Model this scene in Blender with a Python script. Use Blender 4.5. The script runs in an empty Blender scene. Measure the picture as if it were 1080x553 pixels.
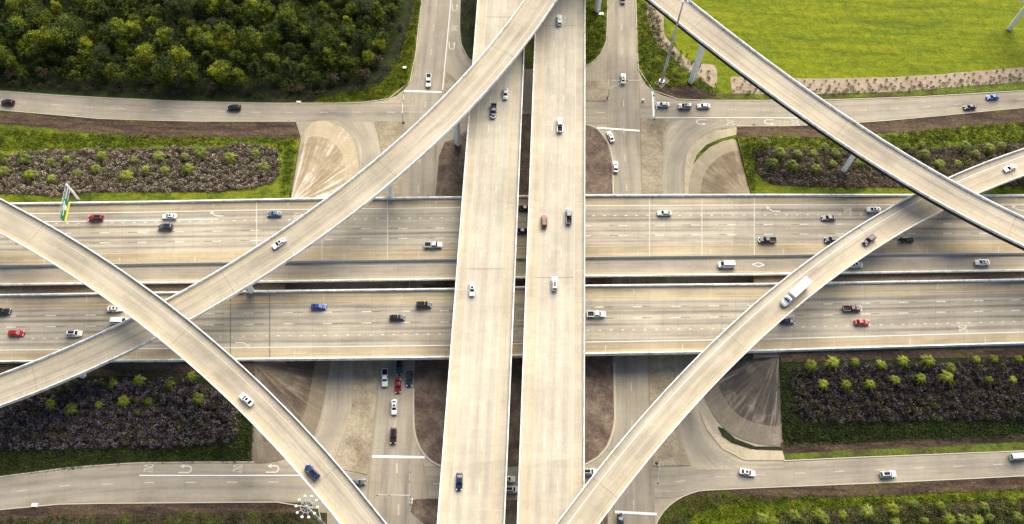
import bpy, bmesh, math, random
import numpy as np
from mathutils import Vector, Matrix
from mathutils.geometry import tessellate_polygon
random.seed(7); RNG = np.random.default_rng(7)
S = bpy.context.scene
COL = S.collection
R_ = math.radians

# ------------------------------------------------------------------ camera, sky, sun, exposure
CX, CY, FPX, CH = 540.0, 276.5, 915.0, 260.0          # photo is 1080 x 553, camera 260 m above the ground
_d = np.array([520.0 - CX, 735.0 - CY]); _n = float(np.linalg.norm(_d)); TILT = math.atan(_n / FPX); _d = _d / _n
FWD = np.array([0, math.sin(TILT), -math.cos(TILT)]); UPV = np.array([0, math.cos(TILT), math.sin(TILT)]); RTV = np.array([1.0, 0, 0])
def at(px, py, z=0.0):
    """photo pixel -> world point on the level z"""
    vx, vy = px - CX, py - CY
    a = -(vx * _d[0] + vy * _d[1]); b = vx * _d[1] - vy * _d[0]
    r = FWD * FPX + UPV * a + RTV * b
    s = (z - CH) / r[2]
    return np.array([r[0] * s, r[1] * s, z])
cam = bpy.data.cameras.new('camera'); cam.sensor_width = 36; cam.lens = FPX / 1080 * 36
cam.clip_start = 1; cam.clip_end = 6000
co = bpy.data.objects.new('camera', cam); COL.objects.link(co); S.camera = co
cX = RTV * _d[1] - UPV * _d[0]; cY = UPV * _d[1] + RTV * _d[0]; cZ = -FWD
co.matrix_world = Matrix(((cX[0], cY[0], cZ[0], 0), (cX[1], cY[1], cZ[1], 0), (cX[2], cY[2], cZ[2], CH), (0, 0, 0, 1)))

SUN_AZ, SUN_EL = 18.0, 34.0                            # degrees clockwise from north (+Y), above the horizon
wd = bpy.data.worlds.new('World'); S.world = wd; wd.use_nodes = True
nt = wd.node_tree; bg = nt.nodes['Background']
sky = nt.nodes.new('ShaderNodeTexSky'); sky.sky_type = 'NISHITA'; sky.sun_disc = False
sky.sun_elevation = R_(SUN_EL); sky.sun_rotation = R_(SUN_AZ); sky.air_density = 1.0; sky.dust_density = 2.0
nt.links.new(sky.outputs[0], bg.inputs[0]); bg.inputs[1].default_value = 0.085
sl = bpy.data.lights.new('sun', 'SUN'); sl.energy = 4.2; sl.angle = R_(66.0); sl.color = (1.0, 0.915, 0.765)
so = bpy.data.objects.new('sun', sl); COL.objects.link(so)
sd = Vector((math.sin(R_(SUN_AZ)) * math.cos(R_(SUN_EL)), math.cos(R_(SUN_AZ)) * math.cos(R_(SUN_EL)), math.sin(R_(SUN_EL))))
so.rotation_euler = sd.to_track_quat('Z', 'Y').to_euler(); so.location = (0, 0, 200)
S.view_settings.view_transform = 'Standard'; S.view_settings.look = 'None'
S.view_settings.exposure = 1.08; S.view_settings.gamma = 1.0
S.render.engine = 'CYCLES'

# ------------------------------------------------------------------ material helpers
class NT:
    def __init__(s, name):
        s.m = bpy.data.materials.new(name); s.m.use_nodes = True
        s.t = s.m.node_tree; s.b = s.t.nodes['Principled BSDF']; s.b.inputs['Specular IOR Level'].default_value = 0.25
    def n(s, typ, **k):
        o = s.t.nodes.new(typ)
        for a, v in k.items(): setattr(o, a, v)
        return o
    def l(s, a, b): s.t.links.new(a, b)
    def put(s, sock, v):
        if isinstance(v, bpy.types.NodeSocket): s.l(v, sock)
        else: sock.default_value = v
    def math(s, op, a, b=None, c=None, clamp=False):
        o = s.n('ShaderNodeMath', operation=op, use_clamp=clamp); s.put(o.inputs[0], a)
        if b is not None: s.put(o.inputs[1], b)
        if c is not None: s.put(o.inputs[2], c)
        return o.outputs[0]
    def noise(s, vec, scale, detail=3, rough=0.55, dist=0.0):
        o = s.n('ShaderNodeTexNoise'); s.l(vec, o.inputs['Vector']); o.inputs['Scale'].default_value = scale
        o.inputs['Detail'].default_value = detail; o.inputs['Roughness'].default_value = rough; o.inputs['Distortion'].default_value = dist
        return o.outputs['Fac']
    def scale(s, vec, v, loc=(0, 0, 0)):
        o = s.n('ShaderNodeMapping'); s.l(vec, o.inputs[0]); o.inputs['Scale'].default_value = v; o.inputs['Location'].default_value = loc
        return o.outputs[0]
    def ramp(s, f, stops):
        o = s.n('ShaderNodeValToRGB'); s.l(f, o.inputs[0]); e = o.color_ramp.elements
        while len(e) < len(stops): e.new(0.5)
        for i, (p, c) in enumerate(stops): e[i].position = p; e[i].color = (*c, 1) if len(c) == 3 else c
        return o.outputs[0]
    def mix(s, f, a, b, mode='MIX'):
        o = s.n('ShaderNodeMix', data_type='RGBA', blend_type=mode); s.put(o.inputs[0], f)
        s.put(o.inputs[6], (*a, 1) if isinstance(a, tuple) else a); s.put(o.inputs[7], (*b, 1) if isinstance(b, tuple) else b)
        return o.outputs[2]
    def rng(s, f, a, b, c=0.0, d=1.0):
        o = s.n('ShaderNodeMapRange'); s.l(f, o.inputs[0])
        for i, v in enumerate((a, b, c, d)): o.inputs[i + 1].default_value = v
        return o.outputs[0]
    def bump(s, h, strength, dist):
        o = s.n('ShaderNodeBump'); s.l(h, o.inputs['Height']); o.inputs['Strength'].default_value = strength; o.inputs['Distance'].default_value = dist
        s.l(o.outputs[0], s.b.inputs['Normal'])
    def done(s, col=None, rough=0.8):
        if col is not None: s.put(s.b.inputs['Base Color'], (*col, 1) if isinstance(col, tuple) else col)
        s.put(s.b.inputs['Roughness'], rough); return s.m

def plain(name, c, rough=0.6, metal=0.0, coat=0.0, var=0.08):
    t = NT(name); p = t.n('ShaderNodeTexCoord').outputs['Object']
    f = t.noise(p, 1.7, 3)
    lo = tuple(x * (1 - var) for x in c); hi = tuple(min(1, x * (1 + var)) for x in c)
    if 'parapet' in name:
        g = t.n('ShaderNodeNewGeometry').outputs['Position']; f = t.math('ADD', t.math('MULTIPLY', t.noise(g, 0.45, 5, 0.75), 0.9), t.math('MULTIPLY', f, 0.15))
        f = t.rng(f, 0.38, 0.60)
    t.b.inputs['Metallic'].default_value = metal; t.b.inputs['Coat Weight'].default_value = coat
    t.b.inputs['Coat Roughness'].default_value = 0.08
    return t.done(t.mix(f, lo, hi), rough)

def pavement(name, base, shoulder, dark, joint=4.6, streak=0.5, lanes=None, blot=0.5, seam=0.10, marks=()):
    """concrete roadway: u = metres along, v = metres across, second layer = 0..1 across"""
    t = NT(name); uv = t.n('ShaderNodeUVMap', uv_map='UVMap').outputs[0]; nr = t.n('ShaderNodeUVMap', uv_map='across').outputs[0]
    sp = t.n('ShaderNodeSeparateXYZ'); t.l(uv, sp.inputs[0]); u, v = sp.outputs[0], sp.outputs[1]
    s2 = t.n('ShaderNodeSeparateXYZ'); t.l(nr, s2.inputs[0]); w = s2.outputs[1]
    pos = t.n('ShaderNodeNewGeometry').outputs['Position']
    st = t.noise(t.scale(uv, (0.008, 0.75, 1)), 1.0, 5, 0.65)
    st2 = t.noise(t.scale(uv, (0.03, 2.6, 1)), 1.0, 3, 0.6)
    bl = t.noise(t.scale(pos, (0.05, 0.05, 0.05)), 1.0, 5, 0.6)
    fine = t.noise(pos, 1.3, 4, 0.7)
    c = t.mix(t.rng(t.math('ABSOLUTE', t.math('SUBTRACT', w, 0.5)), 0.29, 0.345), base, shoulder)
    k = t.math('MULTIPLY', t.rng(st, 0.42, 0.72), streak)
    k = t.math('MAXIMUM', k, t.math('MULTIPLY', t.rng(st2, 0.52, 0.85), streak * 0.7))
    c = t.mix(k, c, dark)
    # tyre and oil paths down the middle of lanes
    if lanes:
        kk = None
        for cen, wid, amt in lanes:
            g = t.math('SUBTRACT', 1.0, t.math('DIVIDE', t.math('ABSOLUTE', t.math('SUBTRACT', w, cen)), wid), clamp=True)
            g = t.math('MULTIPLY', g, t.math('MULTIPLY', t.rng(t.noise(t.scale(uv, (0.02, 0.5, 1), (cen * 40, 0, 0)), 1, 3), 0.3, 0.65), amt))
            kk = g if kk is None else t.math('MAXIMUM', kk, g)
        c = t.mix(kk, c, dark)
    # slab tones and transverse joints
    cmb = t.n('ShaderNodeCombineXYZ'); t.l(t.math('FLOOR', t.math('DIVIDE', u, joint)), cmb.inputs[0]); t.l(t.math('FLOOR', t.math('MULTIPLY', w, 5.0)), cmb.inputs[1])
    wn = t.n('ShaderNodeTexWhiteNoise', noise_dimensions='3D'); t.l(cmb.outputs[0], wn.inputs[0])
    tone = t.rng(wn.outputs[0], 0, 1, 0.955, 1.03)
    tone = t.math('MULTIPLY', tone, t.rng(bl, 0.3, 0.7, 1 - 0.14 * blot * 2, 1 + 0.10 * blot * 2))
    tone = t.math('MULTIPLY', tone, t.rng(fine, 0.3, 0.7, 0.93, 1.06))
    c3 = t.n('ShaderNodeCombineXYZ'); t.l(t.math('FLOOR', t.math('DIVIDE', t.math('ADD', u, t.math('MULTIPLY', w, 3.0)), 37.0)), c3.inputs[0])
    w3 = t.n('ShaderNodeTexWhiteNoise', noise_dimensions='3D'); t.l(c3.outputs[0], w3.inputs[0]); tone = t.math('MULTIPLY', tone, t.rng(w3.outputs[0], 0, 1, 0.92, 1.04))
    ed = t.rng(t.math('ABSOLUTE', t.math('SUBTRACT', w, 0.5)), 0.455, 0.5, 0, 1)
    tone = t.math('MULTIPLY', tone, t.math('SUBTRACT', 1.0, t.math('MULTIPLY', ed, t.rng(st2, 0.3, 0.7, 0.05, 0.35))))
    gr = t.noise(t.scale(uv, (0.045, 0.30, 1), (7, 3, 0)), 1.0, 6, 0.7)
    tone = t.math('MULTIPLY', tone, t.rng(gr, 0.5, 0.72, 1.0, 1.0 - 0.30 * blot))
    fr = t.math('FRACT', t.math('DIVIDE', u, joint))
    jt = t.math('MULTIPLY', t.math('LESS_THAN', fr, 0.04), seam)
    tone = t.math('SUBTRACT', tone, jt)
    sc = t.n('ShaderNodeVectorMath', operation='SCALE'); t.l(c, sc.inputs[0]); t.l(tone, sc.inputs[3])
    out = sc.outputs[0]; wear = t.rng(t.noise(pos, 0.9, 3, 0.7), 0.3, 0.65, 0.3, 1.0)
    # painted dashes and shoulder ticks: (kind, across 0..1, half width 0..1, period m, painted m, offset m, colour)
    for fr, hw, per, on, off, colr in marks:
        a = t.math('LESS_THAN', t.math('ABSOLUTE', t.math('SUBTRACT', w, fr)), hw)
        b = t.math('LESS_THAN', t.math('FRACT', t.math('DIVIDE', t.math('ADD', u, off + 1000 * per), per)), on / per)
        out = t.mix(t.math('MULTIPLY', t.math('MULTIPLY', a, b), wear), out, colr)
    t.bump(fine, 0.2, 0.02)
    return t.done(out, 0.85)

def ground(name, stops, scale=0.25, fine=2.2, bump=0.5, stretch=(1, 1, 1), amp=0.35, tuft=0.9):
    t = NT(name); pos = t.n('ShaderNodeNewGeometry').outputs['Position']
    a = t.noise(t.scale(pos, tuple(scale * q for q in stretch)), 1.0, 6, 0.62, 0.4)
    b = t.noise(pos, fine, 5, 0.75)
    cc = t.noise(pos, tuft, 4, 0.7, 0.6)
    c = t.ramp(a, stops)
    m = t.math('MULTIPLY', t.rng(b, 0.25, 0.75, 1 - amp, 1 + amp), t.rng(cc, 0.3, 0.7, 1 - amp, 1 + amp))
    sc = t.n('ShaderNodeVectorMath', operation='SCALE'); t.l(c, sc.inputs[0]); t.l(m, sc.inputs[3])
    h = t.math('ADD', t.math('MULTIPLY', b, 0.5), cc)
    t.bump(h, bump, 0.9)
    return t.done(sc.outputs[0], 0.95)

def leafmat(name, dark, mid, light, lowscale=0.22, trans=0.25, rnd=0.35):
    t = NT(name); g = t.n('ShaderNodeNewGeometry'); oi = t.n('ShaderNodeObjectInfo')
    a = t.noise(g.outputs['Position'], lowscale, 3, 0.6)
    f = t.math('ADD', t.math('MULTIPLY', t.rng(a, 0.33, 0.67), 0.55), t.math('MULTIPLY', g.outputs['Random Per Island'], rnd))
    f = t.math('ADD', f, t.math('MULTIPLY', t.math('SUBTRACT', oi.outputs['Random'], 0.5), 0.35), clamp=True)
    c = t.ramp(f, [(0.0, dark), (0.5, mid), (0.95, light)])
    t.done(c, 0.75)
    if trans:
        out = t.t.nodes['Material Output']; tr = t.n('ShaderNodeBsdfTranslucent'); t.l(c, tr.inputs[0])
        mx = t.n('ShaderNodeMixShader'); mx.inputs[0].default_value = trans
        t.l(t.b.outputs[0], mx.inputs[1]); t.l(tr.outputs[0], mx.inputs[2]); t.l(mx.outputs[0], out.inputs[0])
    return t.m

CONC = (0.47, 0.405, 0.30); CONC_SH = (0.50, 0.41, 0.27); DRK = (0.22, 0.195, 0.165)
M = {}
PW, PF, PT = (0.68, 0.66, 0.60), (0.55, 0.50, 0.40), (0.12, 0.105, 0.095)
M['ramp'] = pavement('ramp_concrete', (0.50, 0.43, 0.32), (0.47, 0.41, 0.31), DRK, 4.6, 0.5, [(0.42, 0.10, 0.45), (0.70, 0.08, 0.35)], 0.8, 0.07, [(0.15, 0.075, 12.2, 0.16, 0, PF)])
M['ramp_mirror'] = pavement('ramp_concrete', (0.50, 0.43, 0.32), (0.47, 0.41, 0.31), DRK, 4.6, 0.5, [(0.58, 0.10, 0.45), (0.30, 0.08, 0.35)], 0.8, 0.07, [(0.85, 0.075, 12.2, 0.16, 0, PF)])
M['bridge'] = pavement('bridge_concrete', (0.52, 0.465, 0.365), (0.51, 0.445, 0.33), DRK, 2.3, 0.30, [(0.28, 0.05, 0.30), (0.49, 0.05, 0.26), (0.70, 0.05, 0.24)], 0.6, 0.06,
    [(0.39, 0.0055, 12.19, 3.0, 4, PW), (0.595, 0.0055, 12.19, 3.0, 4, PW), (0.095, 0.065, 24.4, 0.2, 3, PF), (0.905, 0.065, 24.4, 0.2, 9, PF)])
MAINL = ('highway_concrete', (0.445, 0.395, 0.305), (0.44, 0.36, 0.235), (0.15, 0.13, 0.11), 4.6, 0.72, [(0.33, 0.03, 0.5), (0.405, 0.04, 1.0), (0.57, 0.04, 1.0), (0.25, 0.04, 0.55), (0.74, 0.035, 0.6)], 0.9, 0.10)
M['main'] = pavement(*MAINL, [(0.33, 0.006, 3.6, 0.9, 0, PW), (0.49, 0.0055, 12.19, 3.0, 0, PW), (0.65, 0.0055, 12.19, 3.0, 0, PW), (0.49, 0.0055, 12.19, 3.0, 3.0, PT), (0.65, 0.0055, 12.19, 3.0, 3.0, PT), (0.06, 0.04, 24.4, 0.2, 0, PF), (0.925, 0.045, 24.4, 0.2, 6, PF)])
M['main_s'] = pavement(*MAINL, [(0.655, 0.006, 3.6, 0.9, 0, PW), (0.32, 0.0055, 12.19, 3.0, 0, PW), (0.485, 0.0055, 12.19, 3.0, 0, PW), (0.32, 0.0055, 12.19, 3.0, 9.19, PT), (0.485, 0.0055, 12.19, 3.0, 9.19, PT), (0.08, 0.05, 24.4, 0.2, 0, PF), (0.92, 0.05, 24.4, 0.2, 9, PF)])
M['street'] = pavement('street_concrete', (0.36, 0.315, 0.245), (0.37, 0.32, 0.24), (0.18, 0.16, 0.14), 5.0, 0.45, [(0.30, 0.10, 0.40), (0.62, 0.10, 0.40)], 0.8, 0.07, [(0.5, 0.013, 12.19, 3.0, 0, PF)])
M['turn'] = pavement('turn_lane_concrete', (0.38, 0.33, 0.25), (0.42, 0.365, 0.27), (0.21, 0.19, 0.16), 5.0, 0.4, [(0.5, 0.25, 0.4)], 0.8, 0.08)
M['parapet'] = plain('parapet_concrete', (0.74, 0.72, 0.67), 0.8, var=0.30)
M['barrier'] = plain('barrier_concrete', (0.40, 0.38, 0.35), 0.85, var=0.2)
M['side'] = plain('girder_concrete', (0.42, 0.38, 0.32), 0.85, var=0.12)
M['slot_shade'] = plain('stained_girder_concrete', (0.13, 0.12, 0.11), 0.9, var=0.2)  # dark colour paints the shade in the slot between the highway decks
M['pier'] = plain('pier_concrete', (0.84, 0.84, 0.81), 0.8, var=0.05)
M['dark'] = plain('shade_dark_girder', (0.020, 0.018, 0.017), 0.8, var=0.2)  # shade of the ramp sides put into the slab and girder colour
M['kerb'] = plain('kerb_concrete', (0.47, 0.42, 0.33), 0.85, var=0.12)
M['white'] = plain('white_road_paint', (0.80, 0.79, 0.74), 0.7, var=0.1)
M['faint'] = plain('worn_road_paint', (0.58, 0.54, 0.46), 0.8, var=0.12)
M['yellow'] = plain('worn_yellow_paint', (0.60, 0.44, 0.17), 0.8, var=0.12)
M['tar'] = plain('black_lane_contrast_paint', (0.11, 0.10, 0.09), 0.85, var=0.2)
M['joint'] = plain('joint_rubber', (0.12, 0.11, 0.10), 0.9, var=0.2)
M['softjoint'] = plain('worn_joint_filler', (0.22, 0.19, 0.155), 0.9, var=0.3)
M['steel'] = plain('galvanised_steel', (0.50, 0.52, 0.53), 0.45, 0.5)
M['apron'] = ground('base_pavement', [(0.3, (0.27, 0.235, 0.18)), (0.55, (0.36, 0.31, 0.235)), (0.75, (0.40, 0.35, 0.26))], 0.06, 1.5, 0.1, amp=0.10)
M['palecon'] = ground('pale_apron_concrete', [(0.3, (0.36, 0.30, 0.20)), (0.6, (0.46, 0.39, 0.27)), (0.8, (0.50, 0.44, 0.32))], 0.15, 1.5, 0.1, amp=0.12)
M['island'] = ground('dirty_concrete', [(0.3, (0.19, 0.15, 0.11)), (0.5, (0.29, 0.24, 0.165)), (0.7, (0.40, 0.345, 0.25))], 0.13, 1.8, 0.15, amp=0.22)
M['soil'] = ground('dark_red_soil', [(0.3, (0.080, 0.055, 0.045)), (0.5, (0.15, 0.108, 0.082)), (0.72, (0.25, 0.20, 0.145))], 0.18, 2.4, 0.5, amp=0.3)
M['bark'] = ground('brown_mulch', [(0.32, (0.030, 0.021, 0.017)), (0.46, (0.066, 0.042, 0.030)), (0.58, (0.105, 0.070, 0.042)), (0.66, (0.065, 0.065, 0.012))], 0.35, 2.6, 0.7, (0.2, 1, 1), amp=0.45)
M['gravel'] = ground('pale_gravel', [(0.3, (0.26, 0.20, 0.14)), (0.6, (0.36, 0.29, 0.21)), (0.8, (0.40, 0.33, 0.24))], 0.2, 3.0, 0.4, amp=0.15)
M['field'] = ground('mown_field_grass', [(0.25, (0.062, 0.092, 0.000)), (0.45, (0.118, 0.150, 0.000)), (0.6, (0.158, 0.180, 0.000)), (0.8, (0.215, 0.205, 0.006))], 0.14, 1.3, 0.5, (0.22, 2.1, 1), amp=0.30, tuft=0.35)
M['grass'] = ground('rough_green_grass', [(0.3, (0.026, 0.038, 0.002)), (0.48, (0.080, 0.110, 0.002)), (0.72, (0.170, 0.180, 0.004))], 0.22, 1.8, 0.6, (0.5, 1.2, 1), amp=0.3)
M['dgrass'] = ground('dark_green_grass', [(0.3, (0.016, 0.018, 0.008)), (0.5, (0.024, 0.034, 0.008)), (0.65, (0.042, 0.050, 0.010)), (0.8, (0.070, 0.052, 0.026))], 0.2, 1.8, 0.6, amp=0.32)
M['mgrass'] = ground('mixed_grass_and_earth', [(0.3, (0.06, 0.045, 0.022)), (0.46, (0.075, 0.085, 0.014)), (0.6, (0.11, 0.15, 0.012)), (0.8, (0.15, 0.19, 0.015))], 0.12, 1.8, 0.6, amp=0.35)
M['mulch'] = ground('dark_bed_mulch', [(0.3, (0.018, 0.013, 0.011)), (0.6, (0.040, 0.028, 0.022)), (0.8, (0.065, 0.045, 0.032))], 0.3, 2.4, 0.5, amp=0.3)
M['scrubland'] = ground('earth_with_weeds', [(0.3, (0.040, 0.026, 0.018)), (0.48, (0.060, 0.045, 0.022)), (0.6, (0.060, 0.075, 0.012)), (0.8, (0.10, 0.125, 0.014))], 0.16, 1.8, 0.6, amp=0.4)
M['earth'] = ground('bare_median_earth', [(0.3, (0.12, 0.085, 0.055)), (0.6, (0.20, 0.15, 0.10)), (0.8, (0.27, 0.21, 0.14))], 0.2, 2.0, 0.3, (0.4, 1, 1), amp=0.25)

# ------------------------------------------------------------------ object helpers
def tag(o, label=None, cat=None, group=None, kind=None):
    if label: o['label'] = label
    if cat: o['category'] = cat
    if group: o['group'] = group
    if kind: o['kind'] = kind
    return o
def empty(name, loc=(0, 0, 0), rz=0.0):
    o = bpy.data.objects.new(name, None); COL.objects.link(o); o.location = loc; o.rotation_euler = (0, 0, rz); o.empty_display_size = 1
    return o
def obj(name, verts, faces, mat, parent=None, uv=None, uv2=None, smooth=False):
    me = bpy.data.meshes.new(name); me.from_pydata([tuple(map(float, v)) for v in verts], [], [tuple(f) for f in faces]); me.update()
    if uv is not None:
        for nm, dat in (('UVMap', uv), ('across', uv2)):
            if dat is None: continue
            l = me.uv_layers.new(name=nm); arr = np.array([dat[lp.vertex_index] for lp in me.loops], dtype=np.float32).reshape(-1)
            l.data.foreach_set('uv', arr)
    if smooth: me.polygons.foreach_set('use_smooth', [True] * len(me.polygons))
    me.materials.append(mat); o = bpy.data.objects.new(name, me); COL.objects.link(o)
    if parent: o.parent = parent
    return o
def obj_bm(name, bm, mat, parent=None, smooth=False):
    bmesh.ops.recalc_face_normals(bm, faces=bm.faces)
    me = bpy.data.meshes.new(name); bm.to_mesh(me); bm.free()
    if smooth: me.polygons.foreach_set('use_smooth', [True] * len(me.polygons))
    me.materials.append(mat); o = bpy.data.objects.new(name, me); COL.objects.link(o)
    if parent: o.parent = parent
    return o
class MB:
    """collects simple shapes for ONE part"""
    def __init__(s): s.v = []; s.f = []
    def add(s, v, f):
        k = len(s.v); s.v += [tuple(map(float, q)) for q in v]; s.f += [tuple(i + k for i in g) for g in f]; return s
    def box(s, x0, x1, y0, y1, z0, z1):
        v = [(x, y, z) for z in (z0, z1) for y in (y0, y1) for x in (x0, x1)]
        return s.add(v, [(0, 2, 3, 1), (4, 5, 7, 6), (0, 1, 5, 4), (2, 6, 7, 3), (0, 4, 6, 2), (1, 3, 7, 5)])
    def tube(s, a, b, r0, r1=None, n=8):
        a = np.array(a, float); b = np.array(b, float); r1 = r0 if r1 is None else r1
        d = b - a; d = d / np.linalg.norm(d); h = np.array([0, 0, 1.0]) if abs(d[2]) < 0.9 else np.array([1.0, 0, 0])
        e = np.cross(d, h); e /= np.linalg.norm(e); g = np.cross(d, e)
        v = [c + r * (math.cos(2 * math.pi * i / n) * e + math.sin(2 * math.pi * i / n) * g) for c, r in ((a, r0), (b, r1)) for i in range(n)]
        f = [(i, (i + 1) % n, n + (i + 1) % n, n + i) for i in range(n)] + [tuple(range(n - 1, -1, -1)), tuple(range(n, 2 * n))]
        return s.add(v, f)
    def rings(s, rings, cap=True):
        n = len(rings[0]); v = [p for r in rings for p in r]
        f = [(k * n + i, k * n + (i + 1) % n, (k + 1) * n + (i + 1) % n, (k + 1) * n + i) for k in range(len(rings) - 1) for i in range(n)]
        if cap: f += [tuple(range(n - 1, -1, -1)), tuple(range((len(rings) - 1) * n, len(rings) * n))]
        return s.add(v, f)
    def build(s, name, mat, parent=None, smooth=False):
        bm = bmesh.new(); vs = [bm.verts.new(p) for p in s.v]
        for f in s.f:
            try: bm.faces.new([vs[i] for i in f])
            except ValueError: pass
        return obj_bm(name, bm, mat, parent, smooth)
def copy_tree(o, parent=None):
    c = o.copy(); COL.objects.link(c)
    if parent is not None: c.parent = parent
    for ch in o.children: copy_tree(ch, c)
    return c

def resample(p, n):
    p = np.array(p, float); s = np.r_[0, np.cumsum(np.linalg.norm(np.diff(p, axis=0), axis=1))]
    t = np.linspace(0, s[-1], n); return np.stack([np.interp(t, s, p[:, k]) for k in range(p.shape[1])], 1)
def smooth_line(p, sub=6):
    """Catmull-Rom through the points"""
    p = np.array(p, float); q = np.vstack([2 * p[0] - p[1], p, 2 * p[-1] - p[-2]]); out = []
    for i in range(1, len(q) - 2):
        for k in range(sub):
            t = k / sub
            out.append(0.5 * (2 * q[i] + (q[i + 1] - q[i - 1]) * t + (2 * q[i - 1] - 5 * q[i] + 4 * q[i + 1] - q[i + 2]) * t * t + (3 * q[i] - q[i - 1] - 3 * q[i + 1] + q[i + 2]) * t ** 3))
    out.append(p[-1]); return np.array(out)

class Ribbon:
    def __init__(s, L, R):
        s.L = np.array(L, float); s.R = np.array(R, float); s.C = (s.L + s.R) / 2
        d = s.L - s.R; d[:, 2] = 0; s.W = np.linalg.norm(d, axis=1); s.N = d / s.W[:, None]
        s.u = np.r_[0, np.cumsum(np.linalg.norm(np.diff(s.C, axis=0), axis=1))]
    @staticmethod
    def px(L, R, zf, n=60, curve=False):
        if curve: L, R = smooth_line(L), smooth_line(R)
        L, R = resample(L, n), resample(R, n); z = zf if callable(zf) else (lambda x, y: zf)
        return Ribbon([at(x, y, z(x, y)) for x, y in L], [at(x, y, z(x, y)) for x, y in R])
    def cut(s, u0, u1):
        i = [k for k in range(len(s.u)) if u0 <= s.u[k] <= u1]; return Ribbon(s.L[i], s.R[i])
    def pt(s, u, fr, dv=0.0):
        C = np.array([np.interp(u, s.u, s.C[:, k]) for k in range(3)]); N = np.array([np.interp(u, s.u, s.N[:, k]) for k in range(3)]); W = np.interp(u, s.u, s.W)
        return C + N * (W * (0.5 - fr) + dv)
    def zat(s, x, y):
        d = (s.C[:, 0] - x) ** 2 + (s.C[:, 1] - y) ** 2; return float(s.C[d.argmin(), 2])
    def surface(s, name, mat, parent=None, dz=0.0, m=4):
        v, uv, uv2 = [], [], []
        for i in range(len(s.u)):
            for j in range(m + 1):
                f = j / m; p = s.L[i] * (1 - f) + s.R[i] * f; v.append(p + [0, 0, dz]); uv.append((s.u[i], f * s.W[i])); uv2.append((0, f))
        k = m + 1; fs = [(i * k + j, (i + 1) * k + j, (i + 1) * k + j + 1, i * k + j + 1) for i in range(len(s.u) - 1) for j in range(m)]
        return obj(name, v, fs, mat, parent, uv, uv2)
    def sweep(s, name, prof, mat, parent=None):
        """prof: closed list of (side, dv, z): side -1 right edge, 0 centre, +1 left edge"""
        v = []; n = len(prof)
        for i in range(len(s.u)):
            for sd_, dv, z in prof: v.append(s.C[i] + s.N[i] * (sd_ * s.W[i] / 2 + dv) + [0, 0, z])
        f = [(i * n + j, i * n + (j + 1) % n, (i + 1) * n + (j + 1) % n, (i + 1) * n + j) for i in range(len(s.u) - 1) for j in range(n)]
        f += [tuple(range(n)), tuple(range(len(v) - 1, len(v) - 1 - n, -1))]
        bm = bmesh.new(); vs = [bm.verts.new(p) for p in v]
        for g in f: bm.faces.new([vs[i] for i in g])
        return obj_bm(name, bm, mat, parent)
    def mark(s, name, fr, w, mat, parent=None, u0=None, u1=None, dash=None, dz=0.035, off=0.0, step=4.0):
        u0 = s.u[0] if u0 is None else u0; u1 = s.u[-1] if u1 is None else u1
        v, f = [], []
        segs = []
        if dash:
            a = u0 + off
            while a < u1: segs.append((a, min(a + dash[0], u1))); a += dash[1]
        else: segs = [(u0, u1)]
        for a, b in segs:
            n = max(2, int((b - a) / step) + 1); k = len(v)
            for t in np.linspace(a, b, n):
                v.append(s.pt(t, fr, w / 2) + [0, 0, dz]); v.append(s.pt(t, fr, -w / 2) + [0, 0, dz])
            f += [(k + 2 * i, k + 2 * i + 1, k + 2 * i + 3, k + 2 * i + 2) for i in range(n - 1)]
        return obj(name, v, f, mat, parent)
    def across(s, name, u, w, f0, f1, mat, parent=None, dz=0.03):
        us = u if isinstance(u, (list, tuple, np.ndarray)) else [u]; v, f = [], []
        for q in us:
            k = len(v); v += [s.pt(q - w / 2, f0) + [0, 0, dz], s.pt(q - w / 2, f1) + [0, 0, dz], s.pt(q + w / 2, f1) + [0, 0, dz], s.pt(q + w / 2, f0) + [0, 0, dz]]
            f.append((k, k + 1, k + 2, k + 3))
        return obj(name, v, f, mat, parent)

def poly(name, pts, z, mat, kind='structure', curve=False, thick=0.0, parent=None):
    """flat polygon given in photo pixels on level z (with kerb height when thick > 0)"""
    P = smooth_line(pts + [pts[0]])[:-1] if curve else np.array(pts, float)
    W = [Vector(at(x, y, z + thick)) for x, y in P]
    tri = tessellate_polygon([[Vector((p.x, p.y, 0)) for p in W]]); v = [tuple(p) for p in W]; f = [tuple(t) for t in tri]
    if thick:
        n = len(v); v += [(p.x, p.y, z - 0.05) for p in W]; f += [(i, (i + 1) % n, n + (i + 1) % n, n + i) for i in range(n)]
    bm = bmesh.new(); vs = [bm.verts.new(p) for p in v]
    for g in f:
        try: bm.faces.new([vs[i] for i in g])
        except ValueError: pass
    o = obj_bm(name, bm, mat, parent)
    if o.data.polygons and not thick and o.data.polygons[0].normal.z < 0: o.data.flip_normals()
    return tag(o, kind=kind) if kind else o
def band(name, top, bot, zf, mat, n=10, m=120, dz=0.0, jit=0.0):
    """strip of ground between two pixel lines, draped on the slope zf(px, py)"""
    A, B = resample(top, m), resample(bot, m); r = random.Random(len(top) * 31 + int(B[0][1]))
    if jit:
        for Q in (A, B):
            ph = [r.uniform(0, 6) for _ in range(5)]
            for i in range(m): Q[i, 1] += jit * sum(math.sin(i * w_ + p_) for w_, p_ in zip((0.21, 0.47, 0.9, 1.7, 2.6), ph)) / 3
    v = []
    for i in range(m):
        for j in range(n + 1):
            f = j / n; x, y = A[i] * (1 - f) + B[i] * f; v.append(at(x, y, zf(x, y)) + [0, 0, dz])
    k = n + 1; fs = [(i * k + j, i * k + j + 1, (i + 1) * k + j + 1, (i + 1) * k + j) for i in range(m - 1) for j in range(n)]
    return tag(obj(name, v, fs, mat, smooth=True), kind='structure')
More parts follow.
